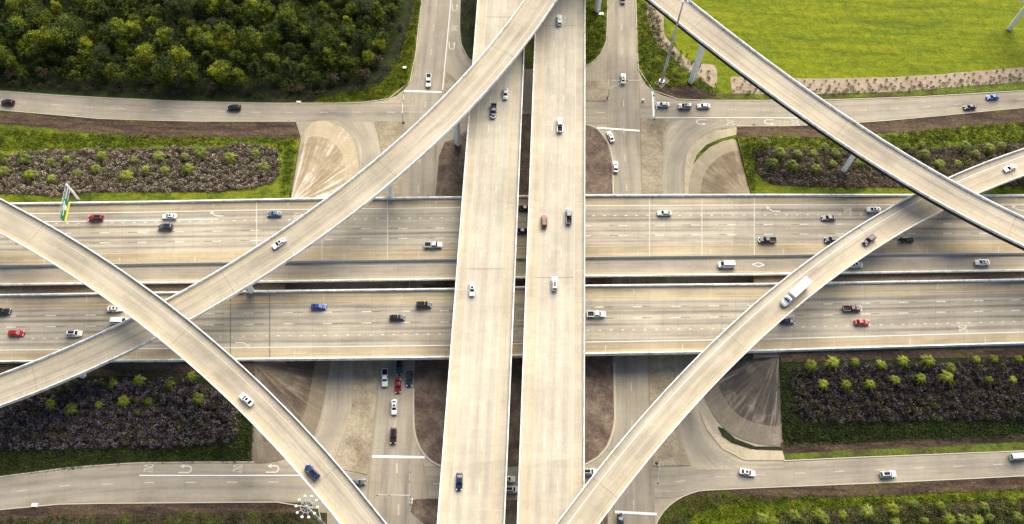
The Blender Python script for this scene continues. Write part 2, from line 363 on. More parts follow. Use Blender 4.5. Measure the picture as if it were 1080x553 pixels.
def kerb(name, pts, curve=True, w=0.30, h=0.16, mat=None):
    P = smooth_line(pts) if curve else np.array(pts, float); P = resample(P, max(6, int(len(P) * 1.5)))
    q = np.array([at(x, y, h) for x, y in P]); d = np.gradient(q, axis=0); d[:, 2] = 0; d /= np.linalg.norm(d, axis=1)[:, None]
    N = np.stack([-d[:, 1], d[:, 0], d[:, 2]], 1)
    rb = Ribbon(q + N * w / 2, q - N * w / 2)
    return tag(rb.sweep(name, [(1, 0, 0), (-1, 0, 0), (-1, 0, -h), (1, 0, -h)], mat or M['kerb']), kind='structure')

# ------------------------------------------------------------------ the ground
tag(obj('ground', [(-2500, -2000, -0.02), (2500, -2000, -0.02), (2500, 3200, -0.02), (-2500, 3200, -0.02)], [(0, 1, 2, 3)], M['mgrass']), kind='structure')

# central paving under and around the interchange
poly('paving', [(-120, 90), (0, 96), (50, 100), (103, 103), (190, 107), (280, 109), (345, 109), (390, 108), (405, 106), (418, 101), (427, 94), (432, 87), (436, 75), (438, 62), (441, 30), (445, 0), (451, -70),
     (484, -70), (485.5, 0), (484.5, 25), (485, 42), (489, 55), (497, 66), (504, 71), (560, 73), (610, 72), (619, 69.7), (628, 64), (635, 55), (639, 46), (640, 38), (641, 0), (641, -70),
     (668, -70), (671, 0), (671.5, 35), (672.6, 68.7), (674.5, 77), (677.7, 84), (683, 91), (689.7, 96), (698, 100.5), (708.6, 103.5), (722, 105.5), (736, 105.8), (810, 106), (886, 105), (971.8, 102), (1080, 95.5), (1200, 87),
     (1200, 104), (1080, 113.4), (971.8, 124), (903, 130), (800, 134), (760, 136), (830, 215), (850, 470), (850, 486), (903, 482.5), (1080, 475.7), (1200, 470), (1200, 495), (1080, 502), (937, 509), (810, 514), (770, 515.9), (745, 517),
     (736, 518), (724, 522), (715.5, 526), (705, 534), (698, 541.6), (691.5, 553), (688, 575), (687, 640), (340, 640), (345, 560), (341, 545), (335, 536), (326, 530), (280, 529.6), (68.7, 531.3), (0, 537.5), (-120, 550), (-120, 520), (0, 503),
     (68.7, 493.5), (154.6, 487.4), (268, 487.4), (265, 380), (290, 220), (312, 128), (280, 128), (103, 125), (0, 116), (-120, 106)], 0.0, M['apron'])

# surface streets
def street(name, L, R, mat='street', dz=0.02, n=60, curve=True):
    r = Ribbon.px(L, R, 0.0, n, curve); tag(r.surface(name, M[mat], dz=dz), kind='structure'); return r
FN1 = street('north_frontage_road', [(-120, 90), (0, 96.5), (103, 103.5), (190, 107.5), (280, 109.5), (390, 109), (470, 109), (560, 109)], [(-120, 106), (0, 115.5), (103, 124.5), (190, 127.5), (280, 128), (390, 128), (470, 129), (560, 130)], curve=False)
FN2 = street('north_frontage_road', [(560, 107), (640, 106.5), (720, 106.5), (810, 106.5), (886, 105.5), (971.8, 102.5), (1080, 96), (1200, 87.5)], [(560, 131), (640, 131), (720, 124), (790, 125), (890, 129.5), (971.8, 123.5), (1080, 113), (1200, 103.5)], curve=False)
FS1 = street('south_frontage_road', [(-120, 520), (0, 504), (68.7, 494.5), (154.6, 488.4), (268, 488.4), (345, 489), (400, 492), (540, 492)], [(-120, 549), (0, 537), (68.7, 530.8), (280, 529), (330, 529), (400, 529), (450, 529), (540, 529)], curve=False)
FS2 = street('south_frontage_road', [(540, 489), (640, 488), (700, 493), (780, 488), (850, 486), (903, 483), (1080, 476.2), (1200, 470.5)], [(540, 528), (640, 526), (710, 526), (740, 517), (810, 513.5), (937, 508.5), (1080, 501.5), (1200, 494.5)], curve=False)
SWL = street('west_cross_street', [(449, -70), (445, 0), (438, 62), (432, 110), (426, 160), (423, 210), (412, 330), (401, 382), (389, 500), (384, 560), (378, 640)], [(482, -70), (475.6, 0), (470, 60), (466.5, 97), (461, 150), (458, 208), (446, 330), (438, 382), (436, 440), (449, 500), (458, 560), (462, 640)], dz=0.035, curve=False)
SWR = street('east_cross_street', [(641.5, -70), (641.5, 0), (640.5, 45), (640, 90), (640, 150), (646, 205), (647, 300), (646, 384), (647, 440), (644, 480), (646, 520), (647, 560), (646, 640)], [(668, -70), (670, 0), (671.5, 60), (675, 100), (676, 140), (677, 207), (682, 300), (684, 384), (686, 440), (688, 480), (690, 520), (691, 560), (687, 640)], dz=0.035, curve=False)
UT1 = street('u_turn_lane', [(393.7, 129), (398, 143), (402, 161), (403, 207), (388, 330), (373, 382), (371, 432), (359, 469), (352, 488), (345, 500)], [(335, 126.5), (356, 131), (373, 144), (378, 168), (379.5, 207), (363, 330), (347, 384), (343, 416), (331, 463), (290, 488)], 'turn', 0.05)
UT2 = street('u_turn_lane', [(777, 132.5), (755, 136), (738, 145), (728, 155), (722, 170), (721, 207), (728, 330), (737, 400), (738, 431), (744, 453), (760, 473), (784, 486), (826, 487)], [(712, 125), (706, 131), (702, 139), (700, 155), (699, 175), (699, 207), (705, 330), (711, 383), (713, 440), (718, 463), (728, 492), (740, 496), (826, 494)], 'turn', 0.05)
UT3 = street('u_turn_lane', [(476, -70), (475.6, 0), (473, 30), (470, 60), (474, 76), (482, 88), (500, 98)], [(484, -70), (485.5, 0), (484.5, 25), (485, 42), (489, 55), (497, 66), (510, 74)], 'turn', 0.05)

# traffic islands and worn ground between the streets
poly('traffic_island', [(395, 128), (428, 128), (429, 140), (424, 165), (423, 210), (404, 210), (402, 161), (399, 142)], 0, M['island'], thick=0.15)
poly('gravel_island', [(471, 76), (477, 81), (489, 92), (486, 98), (468, 98)], 0, M['island'], thick=0.15)
poly('bare_earth', [(469, 150), (476, 148), (520, 120), (600, 120), (618, 130), (629, 136), (640, 150), (645, 168), (646, 215), (646, 300), (460, 300), (459, 208), (463, 165)], 0, M['soil'], thick=0.12)
poly('traffic_island', [(600, 86), (638, 85), (641, 88), (642, 104), (639, 106.5), (600, 106.5)], 0, M['island'], thick=0.15)
poly('traffic_island', [(676, 125), (709, 125), (703, 133), (700, 143), (699.5, 155), (698.5, 207), (704, 300), (682, 300), (677, 207)], 0, M['island'], thick=0.15)
poly('traffic_island', [(388, 300), (410, 300), (400, 382), (396, 430), (389, 497), (387, 500.5), (356, 494), (353, 487), (359, 470), (371, 432), (373, 382)], 0, M['island'], thick=0.15)
poly('bare_earth', [(446, 300), (646, 300), (646, 384), (647.5, 439), (645, 456), (640, 469), (630, 481), (616, 489), (500, 493), (470, 492), (460, 489), (449, 480), (441, 467), (437, 450), (436, 430), (438, 382)], 0, M['soil'], thick=0.12)
poly('bare_earth', [(436, 527), (452, 526), (560, 528), (635, 528), (641, 540), (641, 640), (466, 640), (461, 560), (447, 552), (433, 540)], 0, M['soil'], thick=0.12)
poly('traffic_island', [(682, 300), (705, 300), (711, 383), (713, 440), (718, 463), (728, 491), (689, 491.5), (687, 480), (686, 440), (684, 383)], 0, M['island'], thick=0.15)
kerb('kerb', [(436, 410), (436.5, 449), (441, 468), (449, 481), (460, 489.5), (470, 493)], w=0.5)
kerb('kerb', [(648, 383), (648.5, 439), (646, 457), (641, 470), (631, 482), (617, 490)], w=0.5)
kerb('kerb', [(618, 131), (630, 136), (641, 150), (646, 168), (647, 206)], w=0.5)
for p in ([(-120, 90), (0, 96), (50, 100), (103, 103), (190, 107), (280, 109), (345, 109), (390, 108), (405, 106), (418, 101), (427, 94), (432, 87), (436, 75), (438, 62), (441, 30), (445, 0), (449, -60)],
          [(484.5, -60), (485.5, 0), (484.5, 25), (485, 42), (489, 55), (497, 66), (504, 71)], [(610, 72), (619, 69.7), (628, 64), (635, 55), (639, 46), (640, 38), (641, 0), (641, -70)],
          [(668, -70), (671, 0), (671.5, 35), (672.6, 68.7), (674.5, 77), (677.7, 84), (683, 91), (689.7, 96), (698, 100.5), (708.6, 103.5), (722, 105.5), (736, 105.8), (810, 106), (886, 105), (971.8, 102), (1080, 95.5), (1200, 87)],
          [(745, 517), (736, 518), (724, 522), (715.5, 526), (705, 534), (698, 541.6), (691.5, 553), (688, 580)], [(745, 517), (770, 515.9), (810, 514), (937, 509), (1080, 502), (1200, 495)],
          [(-120, 550), (0, 537.5), (68.7, 531.3), (280, 529.6), (326, 530), (338, 538), (344, 552), (345, 580)], [(-120, 520), (0, 503), (68.7, 493.5), (154.6, 487.4), (268, 487.4)],
          [(0, 116), (103, 125), (190, 128), (280, 128), (312, 128)], [(1200, 104), (1080, 113.4), (971.8, 124), (903, 130), (800, 134), (777, 133)], [(827, 486), (903, 482.5), (1080, 475.7), (1200, 470)]):
    kerb('kerb', p, curve=False, w=0.3)

# slopes up to the highway: height as a function of the pixel the slope is seen at
def lerpz(py, y0, z0, y1, z1): t = max(0.0, min(1.0, (py - y0) / (y1 - y0))); return z0 + (z1 - z0) * t
def z_nw(x, y): return lerpz(y, 136, 0, 209, 6.9)
def z_ne(x, y): q = 136 - max(0, x - 800) * 0.03; return lerpz(y, q, 0, 207, 6.9)
def z_sw(x, y): return lerpz(y, 384, 6.9, 482, 0)
def z_se(x, y): return lerpz(y, 374 - max(0, x - 830) * 0.02, 6.9, 466, 0)
nwR = lambda y: 318 + (y - 134) * (306 - 318) / 75.0
def hline(ys, x0, x1): return [(x0, ys[0]), (x1, ys[1])]
band('dirt_bank', [(-120, 107), (0, 117), (103, 126), (190, 129), (312, 129)], [(-120, 122), (0, 131), (80, 139), (150, 146), (220, 146), (317, 145)], z_nw, M['bark'], dz=0.05, jit=1.6)
band('grass_bank', [(-120, 120), (0, 129), (80, 137), (150, 144), (220, 144), (317, 143)], [(-120, 214), (0, 214), (150, 212), (305, 210)], z_nw, M['grass'], 14, dz=0.0, jit=0.0)
band('dirt_bank', [(777, 134), (903, 131), (972, 125), (1080, 114.5), (1200, 105)], [(778, 145), (903, 144), (972, 138), (1080, 129), (1200, 119)], z_ne, M['bark'], dz=0.05, jit=1.6)
band('grass_bank', [(777, 143), (903, 142), (972, 136), (1080, 127), (1200, 117)], [(793, 207), (1200, 207)], z_ne, M['grass'], 14)
band('dirt_bank', [(-120, 384), (0, 384), (130, 383), (268, 382)], [(-120, 400), (0, 398), (130, 397), (268, 394)], z_sw, M['bark'], dz=0.05, jit=0.8)
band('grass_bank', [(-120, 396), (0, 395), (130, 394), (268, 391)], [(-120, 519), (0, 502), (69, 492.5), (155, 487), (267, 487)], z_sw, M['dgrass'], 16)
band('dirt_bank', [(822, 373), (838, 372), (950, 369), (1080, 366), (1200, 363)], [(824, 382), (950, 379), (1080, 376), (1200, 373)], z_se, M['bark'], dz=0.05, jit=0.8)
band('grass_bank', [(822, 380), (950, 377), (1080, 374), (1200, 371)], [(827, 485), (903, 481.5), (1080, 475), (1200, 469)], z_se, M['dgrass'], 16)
band('dirt_bank', [(823, 467), (900, 466), (1000, 462), (1080, 458), (1200, 453)], [(823, 480), (900, 476), (1000, 472), (1080, 467), (1200, 461)], z_se, M['bark'], dz=0.06, jit=0.8)
band('grass_bank', [(823, 479), (900, 475), (1000, 471), (1080, 466), (1200, 460)], [(827, 485), (903, 481.5), (1080, 475), (1200, 469)], z_se, M['mgrass'], 4, dz=0.09, jit=0.2)
# flat ground at the corners
z0 = lambda x, y: 0.0
band('dirt_verge', [(-120, 551), (0, 539), (69, 532), (280, 530.5), (326, 531)], [(-120, 562), (0, 549), (69, 543), (280, 541), (331, 540)], z0, M['bark'], 3, dz=0.04, jit=0.7)
band('grass_verge', [(-120, 560), (0, 547), (69, 541), (280, 540), (345, 541)], [(-120, 640), (345, 640)], z0, M['scrubland'], 8, dz=0.02)
band('dirt_verge', [(770, 517), (810, 515), (937, 510), (1080, 503), (1200, 496)], [(776, 528), (810, 526), (937, 522), (1080, 515), (1200, 508)], z0, M['bark'], 3, dz=0.05, jit=1.2)
poly('grass_verge', [(692.5, 554), (699, 542), (706, 534.5), (716, 527), (724, 523), (736, 519), (770, 517), (810, 516), (937, 511), (1080, 504), (1200, 497), (1200, 640), (688, 640), (689, 580)], 0.01, M['scrubland'])
band('grass_strip', [(735, 541), (760, 534), (800, 529), (937, 524), (1080, 517), (1200, 510)], [(720, 560), (760, 556), (830, 540), (937, 531), (1080, 525), (1200, 518)], z0, M['grass'], 4, dz=0.06, jit=0.9)
poly('forest_floor', [(-200, -200), (455, -200), (449, -60), (444.5, 0), (440.5, 30), (437.5, 62), (435.5, 75), (431.5, 86), (426.5, 93), (417.5, 100), (390, 107), (280, 108), (190, 106), (103, 102), (0, 95), (-200, 83)], 0.01, M['dgrass'])
poly('grass_verge', [(445, 0), (441, 30), (437.5, 62), (435.5, 75), (431.5, 86), (426.5, 93), (417.5, 100), (400, 106), (390, 107.5), (330, 108.5), (340, 103), (370, 100), (400, 90), (418, 70), (427, 45), (434, 15), (440, -20), (447, -60)], 0.03, M['grass'])
poly('grass_wedge', [(485.5, -70), (486.5, 0), (485.5, 25), (486, 42), (490, 55), (498, 66), (504, 70), (530, 66), (530, -70)], 0.01, M['dgrass'])
poly('grass_wedge', [(600, -70), (640, -70), (640, 0), (639, 38), (634, 54), (627, 63), (618, 68.7), (600, 70)], 0.01, M['grass'])
poly('grass_field', [(669, -70), (671.7, 0), (672.2, 35), (673.3, 68.7), (675.2, 76.8), (678.3, 83.6), (683.6, 90.4), (690.2, 95.4), (698.3, 99.8), (709, 102.8), (722, 104.7), (736, 104.8), (810, 105), (886, 104), (971.8, 101), (1080, 94.5), (1200, 86), (1400, 70), (1400, -250), (664, -250)], 0.01, M['field'])
band('rough_verge', [(669.5, -60), (672, 0), (672.4, 35), (673.5, 68.7), (675.4, 76.6), (678.5, 83.4), (683.8, 90.2), (690.4, 95.2), (698.5, 99.6), (709, 102.6)], [(686, -60), (700, 20), (720, 62), (745, 84), (772, 104)], z0, M['grass'], 8, dz=0.03, jit=0.4)
poly('bare_verge', [(684.5, 90.6), (694, 91), (712, 89), (733, 92), (764, 103.5), (736, 104.6), (722, 104.2), (709, 102.3), (698.5, 99.2), (691, 95)], 0.06, M['bark'])
poly('lamp_base_pad', [(690, 88), (699, 80), (707, 85), (698, 93)], 0.08, M['island'])
poly('gravel_bed', [(684, -40), (690, 0), (698, 4), (700, 18), (701, 36), (712, 50), (730, 66), (750, 68), (756, 74), (755, 92), (745, 88), (728, 78), (708, 60), (693, 46), (686, 30), (682, 8)], 0.06, M['gravel'], curve=True)
band('gravel_bed', [(770, 81), (800, 82), (860, 83), (930, 82), (985, 79), (1080, 71), (1200, 60)], [(773, 103), (800, 104), (860, 103), (930, 101), (985, 97.5), (1080, 89), (1200, 80)], z0, M['gravel'], 4, dz=0.05, jit=0.4)
band('rough_verge', [(755, 99), (860, 99.5), (930, 97.5), (985, 94), (1080, 86), (1200, 77)], [(755, 104.5), (860, 104.3), (930, 102.5), (985, 100.3), (1080, 94.5), (1200, 86)], z0, M['mgrass'], 3, dz=0.08, jit=0.5)

# earth fill under both ends of the highway
def fill(name, xs):
    top = [at(x, 211, 6.6) for x in xs] + [at(x, 381 - (4 if x > 700 else 0) - max(0, x - 830) * 0.04, 6.6) for x in reversed(xs)]
    n = len(top); v = top + [p - [0, 0, 6.7] for p in top]
    bm = bmesh.new(); vs = [bm.verts.new(p) for p in v]; bm.faces.new(vs[:n]); bm.faces.new(vs[:n - 1:-1])
    for i in range(n): bm.faces.new([vs[i], vs[(i + 1) % n], vs[n + (i + 1) % n], vs[n + i]])
    return tag(obj_bm(name, bm, M['earth']), kind='structure')
fill('highway_embankment', [-420, -100, 100, 300]); fill('highway_embankment', [795, 900, 1080, 1500])
obj_ = None

# paved cone slopes at the four corners of the highway bridge
def fan(name, apex, az, rim, cols, seed, n=14):
    t = NT(name + '_concrete'); uv = t.n('ShaderNodeUVMap', uv_map='UVMap').outputs[0]; pos = t.n('ShaderNodeNewGeometry').outputs['Position']
    a = t.noise(t.scale(uv, (22, 0.9, 1), (seed, 0, 0)), 1, 6, 0.62, 0.5); b = t.noise(pos, 0.14, 5, 0.6, 0.6); c = t.noise(pos, 1.4, 4, 0.7)
    base = t.ramp(b, [(0.3, cols[0]), (0.55, cols[1]), (0.75, cols[2])])
    patch = t.rng(t.noise(t.scale(uv, (3.5, 2.2, 1), (seed * 3, 0, 0)), 1, 4, 0.6, 1.0), 0.42, 0.60)
    base = t.mix(t.math('MULTIPLY', t.rng(a, 0.52, 0.60, 0, cols[4]), patch), base, cols[3])
    base = t.mix(t.rng(a, 0.48, 0.38, 0, 0.8), base, cols[0])
    a2 = t.noise(t.scale(uv, (40, 0.6, 1), (seed + 4, 0, 0)), 1, 4, 0.7, 0.3)
    base = t.mix(t.rng(a2, 0.56, 0.66, 0, 0.5 * cols[4]), base, cols[3])
    sp = t.n('ShaderNodeSeparateXYZ'); t.l(uv, sp.inputs[0])
    base = t.mix(t.math('MULTIPLY', t.math('GREATER_THAN', sp.outputs[1], 0.80), 0.6), base, cols[2])
    sc = t.n('ShaderNodeVectorMath', operation='SCALE'); t.l(base, sc.inputs[0]); t.l(t.rng(c, 0.3, 0.7, 0.85, 1.15), sc.inputs[3])
    t.bump(c, 0.2, 0.1); m = t.done(sc.outputs[0], 0.9)
    A = at(*apex, az); P = resample(smooth_line(rim, 5), 40); v, U = [], []
    for i, (x, y) in enumerate(P):
        Q = at(x, y, 0.12)
        for j in range(n + 1):
            f = j / n; p = A * (1 - f) + Q * f; p[2] = az * (1 - f) ** 1.05 + 0.12 * f; v.append(p); U.append((i / 39 + 0.002 * j, f))
    k = n + 1; fs = [(i * k + j, i * k + j + 1, (i + 1) * k + j + 1, (i + 1) * k + j) for i in range(39) for j in range(n)]
    return tag(obj(name, v, fs, m, None, U, U), kind='structure')
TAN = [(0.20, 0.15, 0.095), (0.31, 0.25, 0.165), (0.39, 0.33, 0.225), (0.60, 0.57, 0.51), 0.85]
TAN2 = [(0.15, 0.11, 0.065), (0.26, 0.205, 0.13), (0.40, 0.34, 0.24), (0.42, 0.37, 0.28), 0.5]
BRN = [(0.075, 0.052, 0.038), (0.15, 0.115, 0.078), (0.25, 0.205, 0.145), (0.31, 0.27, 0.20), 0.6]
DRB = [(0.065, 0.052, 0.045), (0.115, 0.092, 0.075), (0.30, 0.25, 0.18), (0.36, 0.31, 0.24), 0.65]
fan('paved_slope', (306, 214), 6.9, [(305, 200), (309, 172), (315, 152), (321, 138), (333, 128), (347, 128.5), (360, 134), (371, 146), (377, 162), (379, 185), (381, 207), (384, 250)], TAN, 1)
fan('paved_slope', (793, 211), 6.9, [(791, 196), (786, 175), (777, 148), (763, 149), (749, 156), (737, 167), (729, 182), (726, 200), (727, 225), (729, 250)], TAN2, 5)
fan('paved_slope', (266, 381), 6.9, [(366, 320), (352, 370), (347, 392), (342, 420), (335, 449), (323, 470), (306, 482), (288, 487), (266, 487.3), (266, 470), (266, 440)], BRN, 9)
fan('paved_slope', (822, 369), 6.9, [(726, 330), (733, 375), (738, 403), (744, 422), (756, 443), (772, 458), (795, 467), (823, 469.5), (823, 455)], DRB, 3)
poly('concrete_apron', [(737, 433), (742, 437), (752, 455), (768, 467), (790, 474), (825, 475), (828, 485.5), (785, 485.5), (762, 473.5), (746, 454)], 0, M['palecon'], thick=0.14, curve=False)
poly('grass_ditch', [(757, 450), (763, 452), (776, 463), (797, 471), (824, 471), (825, 475.5), (796, 474.5), (772, 467), (762, 460)], 0.16, M['dgrass'])
poly('concrete_apron', [(722, 205), (722, 180), (724, 164), (731, 152), (744, 143), (760, 137), (777, 134.5), (777, 148), (763, 149), (749, 156), (737, 167), (729, 182), (727, 205)], 0, M['palecon'], thick=0.14)
poly('grass_ditch', [(731, 174), (735, 163), (745, 153), (758, 147), (777, 142), (777, 147.5), (763, 148.5), (749, 155), (738, 165)], 0.17, M['grass'])

# ------------------------------------------------------------------ elevated roads
def parapets(r, parent, h=0.85, w=0.36, depth=0.7, sides=(1, -1), lip=0.0):
    for sd_ in sides:
        a = 0.0 if sd_ > 0 else -0.0
        prof = [(sd_, -sd_ * w, -0.05), (sd_, -sd_ * w, 0.25), (sd_, -sd_ * (w - 0.12), h), (sd_, 0, h), (sd_, 0.0, -depth), (sd_, -sd_ * w, -depth)]
        r.sweep('parapet', prof, M['parapet'], parent)
def deck(r, parent, mat, depth=0.6, girder=None, gmat='side'):
    r.surface('road_surface', mat, parent, dz=0.0)
    r.sweep('deck_slab', [(1, -0.02, -0.03), (-1, 0.02, -0.03), (-1, 0.02, -depth), (1, -0.02, -depth)], M[gmat], parent)
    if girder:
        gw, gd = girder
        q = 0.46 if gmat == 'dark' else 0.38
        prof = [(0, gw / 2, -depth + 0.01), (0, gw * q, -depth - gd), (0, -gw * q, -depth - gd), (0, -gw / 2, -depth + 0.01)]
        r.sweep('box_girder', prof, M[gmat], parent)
def pier(parent, x, y, ztop, d, wide=2.2, thick=1.5, cap=4.6, caph=2.2, z0=0.0):
    """octagonal column flaring into a hammer-head cap; d = direction across the deck"""
    d = np.array([d[0], d[1], 0.0]); d /= np.linalg.norm(d); e = np.array([-d[1], d[0], 0])
    def ring(z, a, b, ch=0.28):
        return [np.array([x, y, z]) + d * p * a / 2 + e * q * b / 2 for p, q in ((1, 1 - 2 * ch), (1 - ch, 1), (-1 + ch, 1), (-1, 1 - 2 * ch), (-1, -1 + 2 * ch), (-1 + ch, -1), (1 - ch, -1), (1, -1 + 2 * ch))]
    c = MB().rings([ring(z0 - 0.3, wide, thick), ring(ztop - caph, wide, thick)]).build('pier', M['pier'], parent)
    MB().rings([ring(ztop - caph + 0.01, wide, thick), ring(ztop - caph * 0.55, cap * 0.8, thick * 1.02), ring(ztop - caph * 0.3, cap, thick * 1.05), ring(ztop, cap, thick * 1.05)]).build('pier_cap', M['pier'], c)
def thing(name, label, cat, group=None): return tag(empty(name), label, cat, group)

# -- the cross highway (level 7.5)
HZ = 7.5
def ext(p, x0=-420, x1=1500):
    (a, b), (c, d) = p[0], p[1]; (e, f), (g, h) = p[-2], p[-1]
    return [(x0, b + (x0 - a) * (d - b) / (c - a))] + p + [(x1, h + (x1 - g) * (h - f) / (g - e))]
def pairx(A, B, z, n=140):
    A, B = ext(A), ext(B); xs = np.linspace(-420, 1500, n)
    A, B = np.array(A), np.array(B)
    return Ribbon([at(x, np.interp(x, A[:, 0], A[:, 1]), z) for x in xs], [at(x, np.interp(x, B[:, 0], B[:, 1]), z) for x in xs])
eN = [(0, 215.5), (150, 213.5), (304, 210.5), (486, 208.5), (620, 206.5), (810, 206), (965, 206.2), (1080, 206.5)]
eM = [(0, 281), (137, 279.5), (240, 278), (304, 276.8), (480, 274.6), (618, 272.4), (810, 270.4), (903, 269), (1080, 268)]
eH = [(0, 301.5), (203, 299), (304, 298), (480, 295.5), (618, 292.5), (810, 290.5), (1080, 286.3)]
eS = [(0, 311.5), (103, 310), (280, 307.4), (478, 305), (618, 301.5), (810, 299.8), (1080, 295)]
eB = [(0, 382.6), (192, 381), (280, 380), (473, 378), (618, 374.5), (810, 371), (1080, 363)]
NB = pairx(eN, eM, HZ); HB = pairx(eM, eH, HZ); SB = pairx(eS, eB, HZ)
t = thing('highway_overpass', 'upper left-right highway deck, with a low median wall and a carpool lane', 'overpass', 'cross highway decks')
AL = Ribbon(NB.L, HB.R)
NB.surface('road_surface', M['main'], t); HB.surface('carpool_lane', M['turn'], t, dz=0.004)
AL.sweep('deck_slab', [(1, -0.02, -0.03), (-1, 0.02, -0.03), (-1, 0.04, -0.2), (-1, 1.3, -0.4), (-1, 1.3, -1.3), (1, -0.02, -1.3)], M['slot_shade'], t)
parapets(AL, t, 0.9, 0.55, 0.12)
NB.sweep('median_wall', [(-1, 0.35, 0.0), (-1, 0.12, 1.1), (-1, -0.12, 1.1), (-1, -0.35, 0.0)], M['barrier'], t)
def usat(r, px_, fr=0.5):   # arc length where the ribbon passes photo column px_ (for the cross highway)
    A = at(px_, 290, HZ); d = (r.C[:, 0] - A[0]) ** 2; return r.u[int(d.argmin())]
uA, uB = usat(NB, -330), usat(NB, 1420)
for fr, m_, ds, w_ in ((0.165, 'white', None, 0.2), (0.82, 'yellow', None, 0.2)):
    NB.mark('lane_line', fr, w_, M[m_], t, uA, uB, ds)
NB.mark('lane_line', 0.30, 0.22, M['white'], t, uA, usat(NB, 215))
HB.mark('lane_line', 0.22, 0.16, M['faint'], t, uA, uB); HB.mark('lane_line', 0.80, 0.16, M['yellow'], t, uA, uB)
for x in (266, 338, 398, 690, 742, 802): NB.across('expansion_joint', usat(NB, x), 0.22, 0.0, 1.0, M['faint'], t, dz=0.025)
t2 = thing('highway_overpass', 'lower left-right highway deck, south of the dark slot, without a carpool lane', 'overpass', 'cross highway decks')
SB.surface('road_surface', M['main_s'], t2)
SB.sweep('deck_slab', [(1, -0.02, -0.03), (-1, 0.02, -0.03), (-1, 0.02, -1.3), (1, -0.02, -1.3)], M['side'], t2)
parapets(SB, t2, 0.9, 0.55, 0.9)
for fr, m_, ds, w_ in ((0.17, 'yellow', None, 0.16), (0.82, 'white', None, 0.2)):
    SB.mark('lane_line', fr, w_, M[m_], t2, uA, uB, ds)
for x in (250, 298): SB.across('expansion_joint', usat(SB, x), 0.25, 0.0, 1.0, M['joint'], t2, dz=0.025)
for px_ in (412, 470, 566, 634, 690):
    for rb, T in ((AL, t), (SB, t2)):
        for fr in (0.15, 0.5, 0.85):
            p = rb.pt(usat(rb, px_), fr)
            pier(T, p[0], p[1], HZ - 1.3, (0, 1), 1.1, 1.1, 2.4, 0.9)

# -- the two straight upper bridges (level 15)
BZ = 15.0
def line2(x0, y0, x1, y1, ya=-330, yb=760): f = lambda y: x0 + (y - y0) * (x1 - x0) / (y1 - y0); return [(f(ya), ya), (f(yb), yb)]
WB = Ribbon.px(line2(503.6, 0, 460.9, 553), line2(555.5, 0, 532.4, 553), BZ, 120)
EB = Ribbon.px(line2(565.2, 0, 545, 553), line2(617.3, 0, 616.3, 553), BZ, 120)
def uy(r, py_):
    A = at(540, py_, BZ); return float(r.u[int(((r.C[:, 1] - A[1]) ** 2).argmin())])
for r, lab, lines, py_off in ((WB, 'left one of the twin straight concrete bridges running up the middle over the highway', ((0.19, 'white'), (0.80, 'yellow')), 0),
                      (EB, 'right one of the twin straight concrete bridges running up the middle over the highway', ((0.19, 'yellow'), (0.815, 'white')), 1)):
    T = thing('straight_bridge', lab, 'bridge', 'twin straight bridges')
    deck(r, T, M['bridge'], 0.9); parapets(r, T, 0.85, 0.42, 0.95)
    for k in (-0.36, -0.12, 0.12, 0.36):
        r.sweep('girder', [(k * 2, 0.35, -0.88), (k * 2, -0.35, -0.88), (k * 2, -0.35, -2.4), (k * 2, 0.35, -2.4)], M['side'], T)
    for fr, m_ in lines: r.mark('lane_line', fr, 0.17, M['faint' if m_ == 'white' else m_], T)
    for q_ in (289 - py_off, 21): r.across('expansion_joint', uy(r, q_), 0.16, 0.16, 0.82, M['softjoint'], T, dz=0.025)
    for py_ in (-60, 30, 160, 395, 500, 600):
        for fr in (0.25, 0.75):
            p = r.pt(uy(r, py_), fr); pier(T, p[0], p[1], BZ - 2.4, (1, 0), 1.3, 1.3, 3.4, 1.2)

